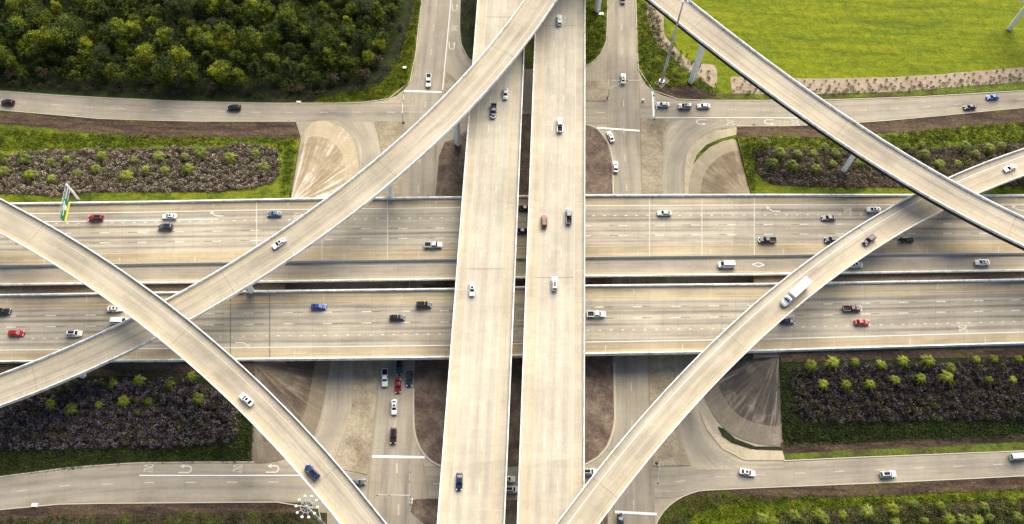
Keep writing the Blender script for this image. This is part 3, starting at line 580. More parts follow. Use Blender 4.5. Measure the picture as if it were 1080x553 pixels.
# -- four curved connector ramps, centre lines fitted through both traced edges
RD = {
 'r1': dict(L=[(0, 396.7), (51.5, 373), (79, 363.5), (137.4, 336.3), (175, 315.7), (277, 257), (376, 185), (414, 152.6), (435, 132.3), (495, 74), (551.8, 2.8)],
            R=[(0, 428), (82.4, 394), (134, 371.5), (164.9, 356.9), (202.7, 336.3), (280, 291.6), (428, 180), (457, 154), (494, 118.5), (550, 51.5), (585, 1.4)],
            z=[(-100, 13), (0, 14.5), (180, 18), (400, 22), (500, 23), (700, 23)], lab='long curved ramp from the lower left edge to the top centre over both straight bridges'),
 'r2': dict(L=[(0, 212), (44.7, 231.5), (85.9, 257.3), (127, 283), (175.2, 317.4), (237, 367), (280, 409.4), (321.5, 452.3), (373, 507.3), (407.4, 553)],
            R=[(0, 247), (44.7, 270), (99.6, 307), (137.4, 336.3), (178, 366), (223.3, 404.2), (269, 448), (304.4, 488.4), (338.7, 527.9), (360, 553)],
            z=[(-100, 21), (0, 23), (180, 26), (400, 28), (500, 28)], lab='curved ramp from the upper left edge down to the bottom, over the other left ramp'),
 'r3': dict(L=[(588.4, 553), (643.4, 479.8), (684.6, 428.3), (745, 366), (805, 311), (851.5, 272.8), (903, 236.7), (964.9, 204.7), (1001, 187.2), (1080, 155.3)],
            R=[(629.6, 553), (677.7, 490), (736, 426.6), (798, 361), (834.4, 327.7), (885.9, 290), (937.4, 255.6), (995.8, 219.5), (1037, 200.6), (1080, 183.4)],
            z=[(500, 23), (620, 22), (850, 17), (960, 14.5), (1080, 13), (1200, 12)], lab='curved ramp with a white truck on it, from the right edge to the bottom centre'),
 'r4': dict(L=[(725.8, 0), (800, 58), (809.9, 63.6), (903, 128.8), (987.2, 180), (1002.7, 190), (1080, 231.5)],
            R=[(688, 0), (805, 92.5), (882.4, 147.7), (940, 185), (992.4, 214.4), (1080, 257.3)],
            z=[(600, 30), (740, 28), (905, 22.5), (1000, 21), (1080, 20.5), (1200, 20)], lab='empty narrow concrete ramp on tall slanting-looking piers crossing the upper right corner'),
}
def fit_ramp(d):
    zx, zz = zip(*d['z']); zf = lambda x: float(np.interp(x, zx, zz))
    A, B = [np.array([at(x, y, zf(x) + 0.85) for x, y in resample(d[k], 400)]) for k in 'LR']
    C, Wd = [], []
    for a in A:
        dd = np.linalg.norm(B - a, axis=1); i = int(dd.argmin())
        if 0 < i < 399: C.append((a + B[i]) / 2); Wd.append(dd[i])
    C = np.array(C); Wd = np.array(Wd); C[:, 2] -= 0.85
    s = np.r_[0, np.cumsum(np.linalg.norm(np.diff(C[:, :2], axis=0), axis=1))]; q = s / s[-1]
    cf = [np.polyfit(q, C[:, j], 3) for j in (0, 1)] + [np.polyfit(q, C[:, 2], 3)]
    w = np.polyfit(q, Wd, 1)
    qs = np.linspace(0, 1, 90); P = np.stack([np.polyval(c, qs) for c in cf], 1)
    def tail(p, v, n=16, st=5.0): v = v / np.linalg.norm(v); return [p + v * st * (k + 1) for k in range(n)]
    P = np.vstack([tail(P[0], P[0] - P[1])[::-1], P, tail(P[-1], P[-1] - P[-2])])
    qq = np.clip(np.r_[np.zeros(16), qs, np.ones(16)], 0, 1); W = 0.6 * np.polyval(w, qq) + 0.4 * Wd.mean()
    g = np.gradient(P, axis=0); g[:, 2] = 0; g /= np.linalg.norm(g, axis=1)[:, None]; N = np.stack([-g[:, 1], g[:, 0], g[:, 2] * 0], 1)
    if np.dot(N[50], A[200] - B[200]) < 0: N = -N
    return Ribbon(P + N * W[:, None] / 2, P - N * W[:, None] / 2)
RB = {}
pier_px = {'r1': [(480.5, 150), (557, 76), (410, 212), (268, 305), (95, 405), (600, -60)], 'r2': [(-40, 230), (110, 330), (235, 430), (330, 545)], 'r3': [(1045, 203), (905, 292), (735, 432), (560, 640), (990, 232)], 'r4': [(724.5, 93), (882.5, 193), (1085, 300), (640, 10)]}
for k, d in RD.items():
    r = fit_ramp(d); RB[k] = r; T = thing('flyover_ramp', d['lab'], 'ramp', 'curved flyover ramps')
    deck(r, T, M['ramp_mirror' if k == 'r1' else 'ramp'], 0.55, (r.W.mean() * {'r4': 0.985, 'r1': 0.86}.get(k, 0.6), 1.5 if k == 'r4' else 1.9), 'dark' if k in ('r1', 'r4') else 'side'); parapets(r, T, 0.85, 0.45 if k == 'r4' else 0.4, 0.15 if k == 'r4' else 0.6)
    wf, yf = (0.74, 0.13) if k == 'r1' else (0.27, 0.86)
    if k == 'r4': wf, yf = 0.24, 0.80
    r.mark('edge_line', wf, 0.16, M['white' if k == 'r3' else 'faint'], T); r.mark('edge_line', yf, 0.16, M['yellow'], T)
    for q_ in np.arange(28, r.u[-1], 61.0): r.across('expansion_joint', q_, 0.12, 0.05, 0.95, M['softjoint'], T, dz=0.025)
    for px_, py_ in pier_px[k]:
        g = at(px_, py_, 0.0); i = int(((r.C[:, :2] - g[:2]) ** 2).sum(1).argmin())
        c = r.C[i]; pier(T, c[0], c[1], c[2] - (2.06 if k == 'r4' else 2.46), r.N[i], 2.4, 1.7, 4.8, 2.4)

# far ramp whose single pier stands in the top right field
T = thing('flyover_ramp', 'ramp just out of frame on a pale pier standing in the mown field', 'ramp', 'curved flyover ramps')
g = at(1065, 30, 0); e4 = RB['r4'].C[80] - RB['r4'].C[70]; e4[2] = 0; e4 /= np.linalg.norm(e4); n4 = np.array([-e4[1], e4[0], 0])
c4 = [np.array([g[0], g[1], 17.5]) + e4 * q for q in np.linspace(-4, 120, 40)]
r = Ribbon([p + n4 * 4.8 for p in c4], [p - n4 * 4.8 for p in c4])
deck(r, T, M['ramp'], 0.55, (5.6, 1.9)); parapets(r, T, 0.85, 0.4, 0.6); r.mark('edge_line', 0.25, 0.16, M['white'], T)
pier(T, g[0], g[1], 15.0, n4, 2.4, 1.7, 4.8, 2.4)

# ------------------------------------------------------------------ painted words, arrows and stop bars (on the setting)
def flat(name, v, f, mat, origin, ang, z, mat_parent=None, flip=False):
    ca, sa = math.cos(ang), math.sin(ang)
    V = [(origin[0] + x * ca - y * sa, origin[1] + x * sa + y * ca, z) for x, y in v]
    return tag(obj(name, V, f, mat), kind='structure')
def strip2(pts, w):
    P = np.array(pts, float); g = np.gradient(P, axis=0); g /= np.linalg.norm(g, axis=1)[:, None]; N = np.stack([-g[:, 1], g[:, 0]], 1)
    v = [tuple(q) for a, b in zip(P + N * w / 2, P - N * w / 2) for q in (a, b)]
    return v, [(2 * i, 2 * i + 1, 2 * i + 3, 2 * i + 2) for i in range(len(P) - 1)]
def dirang(px, py, deg, z):   # heading given in the photo (0 = right, 90 = up) -> world angle
    a = at(px, py, z); b = at(px + 6 * math.cos(R_(deg)), py - 6 * math.sin(R_(deg)), z); return math.atan2(b[1] - a[1], b[0] - a[0])
def u_arrow(px, py, deg, z, side=1, s=0.85):
    """driver heads along +x; the arrow turns back on his left (side=1) or right"""
    pts = [(-2.6, -1.1)] + [(-2.6 + 0.8 * k, -1.1) for k in range(1, 5)] + [(0.6 + 1.1 * math.sin(a), 1.1 * -math.cos(a)) for a in np.linspace(0.2, math.pi, 9)] + [(0.0, 1.1), (-0.9, 1.1)]
    v, f = strip2([(x * s, y * s * side) for x, y in pts], 0.5 * s); k = len(v)
    v += [(-0.9 * s, 1.9 * s * side), (-0.9 * s, 0.3 * s * side), (-2.5 * s, 1.1 * s * side)]; f.append((k, k + 1, k + 2))
    flat('u_turn_arrow', v, f, M['faint'], at(px, py, z), dirang(px, py, deg, z), z + 0.09)
def bent_arrow(px, py, deg, z, side, s=1.0):
    v, f = strip2([(-2.4 * s, 0), (-1.0 * s, 0), (0.2 * s, 0.1 * side * s), (1.0 * s, 0.6 * side * s), (1.5 * s, 1.2 * side * s)], 0.4 * s); k = len(v)
    v += [(0.7 * s, 1.5 * side * s), (2.1 * s, 0.6 * side * s), (2.1 * s, 2.2 * side * s)]; f.append((k, k + 1, k + 2))
    flat('turn_arrow', v, f, M['faint'], at(px, py, z), dirang(px, py, deg, z), z + 0.05)
def word(px, py, deg, z, txt='ONLY', size=(2.5, 2.9), dz=0.09):
    cu = bpy.data.curves.new('word', 'FONT'); cu.body = txt; cu.align_x = 'CENTER'; cu.align_y = 'CENTER'; cu.size = 1; cu.offset = 0.02
    o = bpy.data.objects.new('word', cu); COL.objects.link(o); dg = bpy.context.evaluated_depsgraph_get(); me = bpy.data.meshes.new_from_object(o.evaluated_get(dg))
    bpy.data.objects.remove(o); xs = [v.co.x for v in me.vertices]; ys = [v.co.y for v in me.vertices]
    sx = size[0] / (max(xs) - min(xs)); sy = size[1] / (max(ys) - min(ys)); cy_ = (max(ys) + min(ys)) / 2
    a = dirang(px, py, deg, z) - math.pi / 2; p = at(px, py, z); ca, sa = math.cos(a), math.sin(a)
    for v in me.vertices:
        x, y = v.co.x * sx, (v.co.y - cy_) * sy; v.co = (p[0] + x * ca - y * sa, p[1] + x * sa + y * ca, z + dz)
    me.materials.clear(); me.materials.append(M['faint']); o = bpy.data.objects.new('road_word', me); COL.objects.link(o); tag(o, kind='structure')
def bar(px0, py0, px1, py1, w=0.6, z=0.0, mat='white', dz=0.085):
    a, b = at(px0, py0, z), at(px1, py1, z); d = (b - a) / np.linalg.norm(b - a); n = np.array([-d[1], d[0], 0]) * w / 2
    tag(obj('painted_line', [a + n + [0, 0, dz], b + n + [0, 0, dz], b - n + [0, 0, dz], a - n + [0, 0, dz]], [(0, 3, 2, 1)], M[mat]), kind='structure')
for b in ((426.3, 96.2, 465.8, 97.4), (688.2, 96.6, 689.6, 123.5), (629.6, 135, 674.5, 138.2), (392.6, 481.6, 448, 482.6), (648.5, 540, 692.5, 542.5)): bar(*b, w=0.75)
bar(690, 124.4, 860, 124.6, 0.3); bar(147, 501.6, 316, 501.6, 0.3); bar(475.6, 0, 466.7, 95, 0.3); bar(645, 85, 674, 85, 0.25, mat='faint')
bar(424, 118.5, 452, 118.5, 0.2, mat='faint'); bar(640.5, 106, 641.5, 84, 0.2, mat='faint')
for x, y, dg, sd_ in ((479.6, 8.5, 270, 1), (476.5, 49, 270, 1), (738.7, 129, 180, 1), (810.4, 129, 180, 1), (196.7, 495.3, 0, 1), (288.7, 495, 0, 1)): u_arrow(x, y, dg, 0, sd_)
for x, y, dg in ((479.4, 30, 270), (769.8, 129.6, 180), (838.5, 129.6, 180), (250.8, 494.5, 0), (157, 494.3, 0)): word(x, y, dg, 0)
word(893.8, 221.4, 180, HZ, dz=0.05); word(314.5, 228, 180, HZ, dz=0.05); word(1015.7, 347.5, 0, HZ, dz=0.05)
bent_arrow(228, 228, 180, HZ, -1); bent_arrow(815.5, 223, 180, HZ, -1); bent_arrow(256.5, 361.5, 0, HZ, -1); bent_arrow(1075, 222, 180, HZ, -1)
for x, y in ((799.7, 279.3),):
    v, f = [], []
    for q in ((-2.0, 0, 0, 0.75), (0, 0.75, 2.0, 0), (2.0, 0, 0, -0.75), (0, -0.75, -2.0, 0)):
        vv, ff = strip2([q[:2], q[2:]], 0.22); k = len(v); v += vv; f += [tuple(i + k for i in g_) for g_ in ff]
    flat('carpool_diamond', v, f, M['white'], at(x, y, HZ), 0.0, HZ + 0.06)

# ------------------------------------------------------------------ vehicles
PAINT = dict(white=(0.72, 0.72, 0.71), silver=(0.42, 0.43, 0.44), palegreen=(0.50, 0.58, 0.50), grey=(0.10, 0.11, 0.12), black=(0.012, 0.013, 0.016), navy=(0.012, 0.022, 0.060),
             blue=(0.015, 0.05, 0.25), darkblue=(0.012, 0.030, 0.12), red=(0.33, 0.008, 0.010), darkred=(0.20, 0.005, 0.008), maroon=(0.055, 0.010, 0.014), purple=(0.040, 0.018, 0.040), steelblue=(0.11, 0.16, 0.24))
PM = {k: plain(k + '_car_paint', v, 0.28, 0.25 if k in ('silver', 'steelblue', 'grey', 'blue') else 0.0, 0.6, 0.02) for k, v in PAINT.items()}
GL = plain('tinted_car_glass', (0.010, 0.014, 0.020), 0.06, coat=0.5, var=0.1); RUB = plain('tyre_rubber', (0.012, 0.012, 0.013), 0.85)
RIM = plain('alloy_rim', (0.45, 0.46, 0.47), 0.3, 0.8); HL = plain('headlight_glass', (0.75, 0.76, 0.78), 0.1, coat=0.5); TL = plain('taillight_plastic', (0.30, 0.008, 0.008), 0.25, coat=0.5)
TRIM = plain('black_trim', (0.02, 0.02, 0.022), 0.6); BEDL = plain('bed_liner', (0.030, 0.030, 0.032), 0.8)
def ring_xy(x, w, zb, zt, r=0.14):
    return [(x, y, z) for y, z in ((w * 0.86, zb), (w, zb + 0.2), (w, zt - r), (w * 0.93, zt - r * 0.25), (w * 0.55, zt + 0.015), (-w * 0.55, zt + 0.015), (-w * 0.93, zt - r * 0.25), (-w, zt - r), (-w, zb + 0.2), (-w * 0.86, zb))]
def panel(parent, name, mat, P, inset=0.06, off=0.014, thick=0.02):
    P = [np.array(p, float) for p in P]; c = sum(P) / 4; n = np.cross(P[1] - P[0], P[3] - P[0]); n /= np.linalg.norm(n)
    if np.dot(n, c - np.array([-0.3, 0, 0.6])) < 0: n = -n
    Q = [p + (c - p) / np.linalg.norm(c - p) * inset * 1.6 for p in P]
    v = [q + n * off for q in Q] + [q - n * thick for q in Q]
    return MB().add(v, [(0, 1, 2, 3), (7, 6, 5, 4)] + [(i, (i + 1) % 4, 4 + (i + 1) % 4, 4 + i) for i in range(4)]).build(name, mat, parent)
def cabin(parent, paint, b0, b1, r0, r1, wb, wr, zb, zr, side_splits=1, name='cabin', glass_sides=True, sunroof=False):
    xm = lambda f: (b0 + (r0 - b0) * f, b1 + (r1 - b1) * f, wb + (wr - wb) * f, zb + (zr - zb) * f)
    def rg(x0, x1, w, z, c=0.16): return [(x1, w - c, z), (x1 - c, w, z), (x0 + c, w, z), (x0, w - c, z), (x0, -w + c, z), (x0 + c, -w, z), (x1 - c, -w, z), (x1, -w + c, z)]
    a = xm(0.0); m = xm(0.9)
    mb = MB().rings([rg(*a), rg(*m), rg(r0 + 0.10, r1 - 0.10, wr - 0.09, zr)])
    c = mb.build(name, paint, parent)
    B, T_ = xm(0.06), xm(0.88)
    panel(parent, 'windshield', GL, [(B[1], -B[2] + .1, B[3]), (B[1], B[2] - .1, B[3]), (T_[1], T_[2] - .1, T_[3]), (T_[1], -T_[2] + .1, T_[3])], 0.04)
    panel(parent, 'rear_window', GL, [(B[0], -B[2] + .12, B[3]), (B[0], B[2] - .12, B[3]), (T_[0], T_[2] - .12, T_[3]), (T_[0], -T_[2] + .12, T_[3])], 0.05)
    if glass_sides:
        for s_ in (1, -1):
            for k in range(side_splits):
                f0, f1 = k / side_splits, (k + 1) / side_splits
                X = lambda q, f: q[0] + .22 + (q[1] - q[0] - .44) * f
                panel(parent, 'side_window', GL, [(X(B, f0), s_ * B[2], B[3]), (X(B, f1), s_ * B[2], B[3]), (X(T_, f1), s_ * T_[2], T_[3]), (X(T_, f0), s_ * T_[2], T_[3])], 0.03)
    if sunroof: MB().box(r0 + 0.45, r1 - 0.15, -wr * 0.6, wr * 0.6, zr - 0.02, zr + 0.012).build('sunroof', GL, parent)
    return c
def wheels(parent, xs, y, r=0.34, w=0.24):
    for x in xs:
        for s_ in (1, -1):
            t_ = MB().tube((x, s_ * (y - w), r), (x, s_ * y, r), r, n=16).build('wheel', RUB, parent, True)
            MB().tube((x, s_ * (y - 0.02), r), (x, s_ * (y + 0.012), r), r * 0.62, n=12).build('rim', RIM, t_)
def lights(parent, xf, xb, w, zf, zb, rear=True):
    for s_ in (1, -1):
        MB().box(xf - 0.30, xf - 0.02, s_ * w - 0.17, s_ * w + 0.17, zf - 0.09, zf + 0.07).build('headlight', HL, parent)
        if rear: MB().box(xb, xb + 0.16, s_ * w - 0.15, s_ * w + 0.15, zb - 0.10, zb + 0.09).build('taillight', TL, parent)
def mirrors(parent, paint, x, y, z):
    for s_ in (1, -1): MB().box(x - 0.08, x + 0.10, s_ * y - 0.11, s_ * y + 0.11, z, z + 0.15).build('side_mirror', paint, parent)
def loft(parent, name, mat, st): return MB().rings([ring_xy(*q) for q in st]).build(name, mat, parent)
def make(kind, color):
    P_ = PM[color]; root = empty(KN[kind])
    if kind == 'sedan':
        loft(root, 'body', P_, [(-2.42, .66, .38, .78), (-2.36, .80, .30, .93), (-2.1, .88, .24, 1.0), (-1.6, .91, .2, 1.02), (-.8, .93, .2, .98), (.8, .93, .2, .97), (1.5, .91, .2, .89), (2.05, .86, .22, .80), (2.32, .74, .28, .70), (2.42, .58, .34, .60)])
        cabin(root, P_, -1.85, 1.05, -1.05, .22, .82, .63, .96, 1.45, 2, sunroof=color in ('white', 'black'))
        wheels(root, (1.45, -1.42), .93); lights(root, 2.34, -2.44, .62, .70, .86); mirrors(root, P_, .75, 1.0, .96)
        MB().box(2.2, 2.47, -.5, .5, .36, .54).build('grille', TRIM, root)
    elif kind == 'suv':
        loft(root, 'body', P_, [(-2.42, .80, .40, 1.0), (-2.36, .90, .30, 1.12), (-1.6, .96, .24, 1.14), (.8, .97, .24, 1.12), (1.5, .95, .24, 1.06), (2.1, .90, .28, .98), (2.36, .78, .34, .86), (2.45, .62, .4, .72)])
        cabin(root, P_, -2.36, 1.15, -2.02, .38, .88, .70, 1.10, 1.78, 3, sunroof=True)
        for s_ in (1, -1): MB().box(-1.75, .2, s_ * .62 - .03, s_ * .62 + .03, 1.79, 1.84).build('roof_rail', TRIM, root)
        wheels(root, (1.5, -1.45), .97, .38); lights(root, 2.38, -2.46, .68, .88, 1.02); mirrors(root, P_, .85, 1.05, 1.08)
        MB().box(2.25, 2.50, -.5, .5, .46, .68).build('grille', TRIM, root)
    elif kind == 'pickup':
        loft(root, 'body', P_, [(-2.92, .90, .50, .78), (-2.86, .95, .42, .80), (-.75, .97, .34, .80), (-.70, .97, .32, 1.12), (1.0, .98, .32, 1.14), (1.9, .96, .32, 1.12), (2.5, .92, .36, 1.06), (2.80, .82, .42, .94), (2.90, .66, .5, .8)])
        cabin(root, P_, -.68, 1.42, -.50, .70, .88, .72, 1.12, 1.84, 2)
        b = MB(); b.box(-2.86, -.72, .82, .97, .70, 1.20); b.box(-2.86, -.72, -.97, -.82, .70, 1.20); b.box(-.84, -.70, -.82, .82, .70, 1.20); b.build('truck_bed', P_, root)
        MB().box(-2.93, -2.80, -.93, .93, .62, 1.18).build('tailgate', P_, root); MB().box(-2.80, -.85, -.82, .82, .78, .86).build('bed_floor', BEDL, root)
        wheels(root, (1.85, -1.85), .98, .42, .28); lights(root, 2.84, -2.95, .74, .96, 1.0); mirrors(root, TRIM, .95, 1.1, 1.14)
        MB().box(2.72, 2.95, -.55, .55, .56, .86).build('grille', RIM, root)
    elif kind == 'van':
        loft(root, 'body', P_, [(-2.75, .92, .40, 1.2), (-2.7, .98, .30, 1.28), (1.6, .99, .28, 1.26), (2.2, .95, .3, 1.12), (2.6, .84, .36, .96), (2.74, .66, .42, .78)])
        cabin(root, P_, -2.72, 1.95, -2.60, 1.0, .94, .80, 1.24, 2.12, 4)
        for x in (-1.9, -1.0, -.1): MB().box(x - .03, x + .03, -.72, .72, 2.115, 2.14).build('roof_rib', P_, root)
        wheels(root, (1.75, -1.75), .99, .38); lights(root, 2.68, -2.79, .76, .94, 1.1); mirrors(root, TRIM, 1.5, 1.12, 1.2)
    elif kind == 'truck':
        loft(root, 'cab', P_, [(2.9, 1.05, .5, 2.4), (3.0, 1.18, .45, 2.5), (4.1, 1.18, .45, 2.45), (4.2, 1.12, .5, 1.75), (5.6, 1.02, .5, 1.45), (5.9, .8, .6, 1.2)])
        panel(root, 'windshield', GL, [(4.32, -.85, 1.80), (4.32, .85, 1.80), (4.13, .85, 2.32), (4.13, -.85, 2.32)], 0.02, 0.05)
        for s_ in (1, -1): panel(root, 'side_window', GL, [(3.3, s_ * 1.19, 1.65), (4.0, s_ * 1.19, 1.65), (4.0, s_ * 1.19, 2.2), (3.3, s_ * 1.19, 2.2)], 0.02, 0.03)
        MB().box(-5.6, 2.55, -1.26, 1.26, 1.15, 3.9).build('cargo_box', PM['white'], root)
        MB().box(-5.62, 2.57, -1.285, -1.24, 3.84, 3.93).box(-5.62, 2.57, 1.24, 1.285, 3.84, 3.93).build('box_rail', RIM, root)
        MB().box(3.0, 3.9, -.9, .9, 2.48, 2.95).build('wind_deflector', P_, root)
        MB().box(-5.5, 3.0, -.45, .45, .75, 1.14).build('chassis', TRIM, root)
        wheels(root, (4.9, 2.1, -3.4, -4.6), 1.22, .5, .32); lights(root, 5.85, -5.7, .8, 1.05, 1.0)
        MB().tube((2.75, .95, .8), (2.75, .95, 3.0), .09).build('exhaust_stack', RIM, root)
    return root
KN = dict(sedan='sedan', suv='suv', pickup='pickup_truck', van='van', truck='box_truck')
protos = {}
GRP = {'n': 'cars on the upper highway deck', 's': 'cars on the lower highway deck', 'b': 'cars on the twin bridges', 'r': 'cars on the curved ramps', 'g': 'cars on the surface streets'}
def surf(where, px, py):
    if where in ('n', 's'): return HZ
    if where == 'b': return BZ
    if where == 'g': return 0.06
    d = RD[where]; zx, zz = zip(*d['z']); z = float(np.interp(px, zx, zz)); p = at(px, py, z + 0.7); return RB[where].zat(p[0], p[1])
V = [
 ('g', 8, 108, 'suv', 'maroon', 176, 'dark maroon suv at the far left end of the top frontage road'),
 ('g', 247, 113.5, 'suv', 'black', 180, 'black suv alone on the top frontage road below the woods'),
 ('g', 452, 85, 'pickup', 'white', 268, 'white pickup with empty dark bed stopped before the white line beside the woods'),
 ('b', 533, 99, 'sedan', 'silver', 268, 'silver sedan just behind the blue pickup on the left straight bridge'),
 ('b', 520.5, 117, 'pickup', 'navy', 267, 'dark blue pickup with black bed on the left straight bridge below the crossing ramp'),
 ('b', 590, 21, 'suv', 'white', 90, 'white suv nearest the top on the right straight bridge'),
 ('b', 590.5, 132, 'pickup', 'silver', 90, 'silver pickup with dark bed in the middle lane of the right straight bridge'),
 ('b', 574, 233, 'suv', 'darkred', 90, 'dark red suv in the left lane of the right straight bridge'),
 ('b', 600, 228, 'pickup', 'grey', 90, 'dark grey pickup just right of the dark red suv on the right straight bridge'),
 ('b', 585, 299, 'suv', 'white', 90, 'white suv in the middle of the right straight bridge, lowest vehicle on it'),
 ('b', 498, 305, 'sedan', 'white', 269, 'white sedan on the left straight bridge above the highway gap'),
 ('b', 484.3, 508, 'sedan', 'navy', 268, 'dark navy sedan alone near the bottom of the left straight bridge'),
 ('g', 657.4, 83, 'sedan', 'white', 90, 'white sedan driving up the right cross street above the intersection'),
 ('g', 644, 144, 'sedan', 'white', 112, 'white sedan turned slightly left just behind the stop line of the right cross street'),
 ('g', 649.3, 176, 'sedan', 'silver', 90, 'silver sedan following below the slanted white sedan on the right cross street'),
 ('g', 699, 110.5, 'sedan', 'silver', 178, 'silver sedan first of the queue of three at the right frontage stop line'),
 ('g', 722.5, 112, 'suv', 'silver', 180, 'silver suv in the middle of the queue of three on the right frontage road'),
 ('g', 742, 112, 'sedan', 'silver', 180, 'silver sedan last in the queue of three on the right frontage road'),
 ('g', 1023, 113, 'sedan', 'black', 186, 'black sedan on the top frontage road near the right edge'),
 ('g', 1047, 102.5, 'sedan', 'blue', 186, 'bright blue sedan on the top frontage road near the right edge'),
 ('n', 101, 230, 'suv', 'darkred', 180, 'dark red suv on the upper highway deck, leftmost vehicle there'),
 ('n', 178.8, 228.3, 'sedan', 'white', 180, 'white sedan directly above a grey suv on the upper highway deck at left'),
 ('n', 174.5, 239.3, 'suv', 'grey', 180, 'dark grey suv directly below a white sedan on the upper highway deck at left'),
 ('n', 289.6, 225.7, 'sedan', 'steelblue', 180, 'blue grey sedan on the upper highway deck just left of the climbing ramp'),
 ('n', 457, 258.5, 'pickup', 'silver', 0, 'silver pickup with dark bed on the upper highway deck just left of the straight bridges'),
 ('n', 700.7, 224.8, 'sedan', 'palegreen', 180, 'pale greenish white sedan on the upper highway deck right of the straight bridges'),
 ('n', 809.3, 253.3, 'pickup', 'black', 180, 'black pickup on the upper highway deck left of the ramp with the truck'),
 ('n', 873.9, 230, 'sedan', 'grey', 180, 'dark grey sedan on the upper highway deck near the worn arrow, upper lane'),
 ('n', 921.3, 221.2, 'sedan', 'white', 180, 'white sedan in the top lane of the upper highway deck next to the ramp edge'),
 ('n', 877.5, 253, 'suv', 'navy', 180, 'dark navy suv half hidden by the left edge of the right ramp'),
 ('n', 955.5, 253.4, 'sedan', 'black', 180, 'black sedan on the upper highway deck just right of the ramp'),
 ('n', 766.3, 279, 'van', 'white', 180, 'long white van in the carpool lane right of the straight bridges'),
 ('n', 1036, 276.8, 'sedan', 'white', 180, 'white sedan with dark roof glass in the carpool lane near the right edge'),
 ('n', 902, 279.5, 'sedan', 'white', 180, 'white sedan in the carpool lane partly hidden under the ramp edge'),
 ('n', 552.3, 219.5, 'sedan', 'black', 180, 'black sedan seen in the upper part of the slot between the straight bridges'),
 ('n', 549.6, 243.5, 'sedan', 'navy', 180, 'dark sedan seen in the slot between the straight bridges, lower of the pair'),
 ('s', 3, 328.4, 'suv', 'black', 0, 'black suv cut by the left edge on the lower highway deck'),
 ('s', 17.2, 351.5, 'sedan', 'red', 0, 'red sedan at the far left of the lower highway deck'),
 ('s', 78.3, 351.8, 'suv', 'white', 0, 'white suv on the lower highway deck at left, behind the red sedan lane'),
 ('s', 121.5, 325.7, 'sedan', 'white', 0, 'white sedan on the lower highway deck just left of the crossing ramps'),
 ('s', 126, 338.7, 'van', 'white', 0, 'white van partly hidden under the lower left ramp edge on the lower highway deck'),
 ('s', 336.3, 323.6, 'sedan', 'blue', 0, 'blue sedan on the lower highway deck between the ramps and the straight bridges'),
 ('s', 419, 335, 'sedan', 'black', 0, 'black sedan on the lower highway deck left of the straight bridges, behind the black suv'),
 ('s', 447, 321.4, 'suv', 'black', 0, 'black suv on the lower highway deck just left of the straight bridges, upper lane'),
 ('s', 629, 331.5, 'pickup', 'white', 0, 'white pickup with grey bed on the lower highway deck just right of the straight bridges'),
 ('s', 898.6, 325.5, 'pickup', 'maroon', 0, 'dark red pickup with black bed on the lower highway deck at right'),
 ('s', 909, 340, 'sedan', 'red', 0, 'bright red sedan on the lower highway deck at right, below the dark red pickup'),
 ('s', 829.9, 339, 'sedan', 'navy', 0, 'dark navy sedan on the lower highway deck just below the truck on the ramp'),
 ('r1', 294.5, 256.5, 'sedan', 'white', 214, 'white sedan on the ramp that climbs toward the top centre'),
 ('r2', 260, 421.4, 'sedan', 'white', 138, 'white sedan on the left ramp going down to the bottom, above the blue suv'),
 ('r2', 329, 498, 'suv', 'darkblue', 135, 'dark blue suv on the left ramp near the high mast lamp'),
 ('r3', 916.8, 253.2, 'suv', 'purple', 216, 'dark purple suv on the right ramp where it crosses the upper highway deck'),
 ('r3', 839, 308.5, 'truck', 'white', 223, 'white box truck with long white cargo body on the right ramp'),
 ('r3', 1065.2, 177.5, 'sedan', 'white', 201, 'white sedan on the right ramp close to the right edge'),
 ('g', 406, 398.5, 'pickup', 'white', 270, 'white pickup leftmost in the front rows waiting below the highway'),
 ('g', 421, 388, 'sedan', 'navy', 270, 'dark navy sedan in the highway shade behind the red sedan'),
 ('g', 419.8, 406.6, 'sedan', 'darkred', 270, 'red sedan waiting between the white pickup and the dark suv below the highway'),
 ('g', 431.5, 399.5, 'suv', 'navy', 270, 'dark navy suv right of the red sedan in the queue below the highway'),
 ('g', 415.8, 429.5, 'sedan', 'white', 270, 'white sedan between the red sedan and the dark red suv on the left cross street'),
 ('g', 414.8, 459.6, 'suv', 'maroon', 268, 'dark red suv first behind the lower stop line of the left cross street'),
 ('g', 377, 509, 'sedan', 'grey', 8, 'grey sedan half hidden under the left ramp at the lower intersection'),
 ('g', 535, 505.4, 'sedan', 'white', 0, 'white sedan in the slot between the straight bridges, upper of the pair at the bottom'),
 ('g', 539.5, 516.3, 'suv', 'white', 0, 'white suv in the slot between the straight bridges, lower of the pair at the bottom'),
 ('g', 621.6, 497.8, 'suv', 'white', 0, 'white suv in the small gap between the right straight bridge and the right ramp'),
 ('g', 654.5, 550, 'sedan', 'navy', 90, 'dark navy sedan at the bottom edge waiting before the lower right stop line'),
 ('g', 788.3, 498.4, 'sedan', 'white', 350, 'white sedan on the bottom frontage road just below the paved corner slope'),
 ('g', 936.7, 500.2, 'suv', 'white', 4, 'white suv on the bottom frontage road below the right plant bed'),
 ('g', 1075, 481.5, 'van', 'white', 4, 'white van on the bottom frontage road at the right edge'),
 ('g', 657, -1, 'sedan', 'grey', 90, 'grey sedan cut by the top edge on the right cross street'),
]
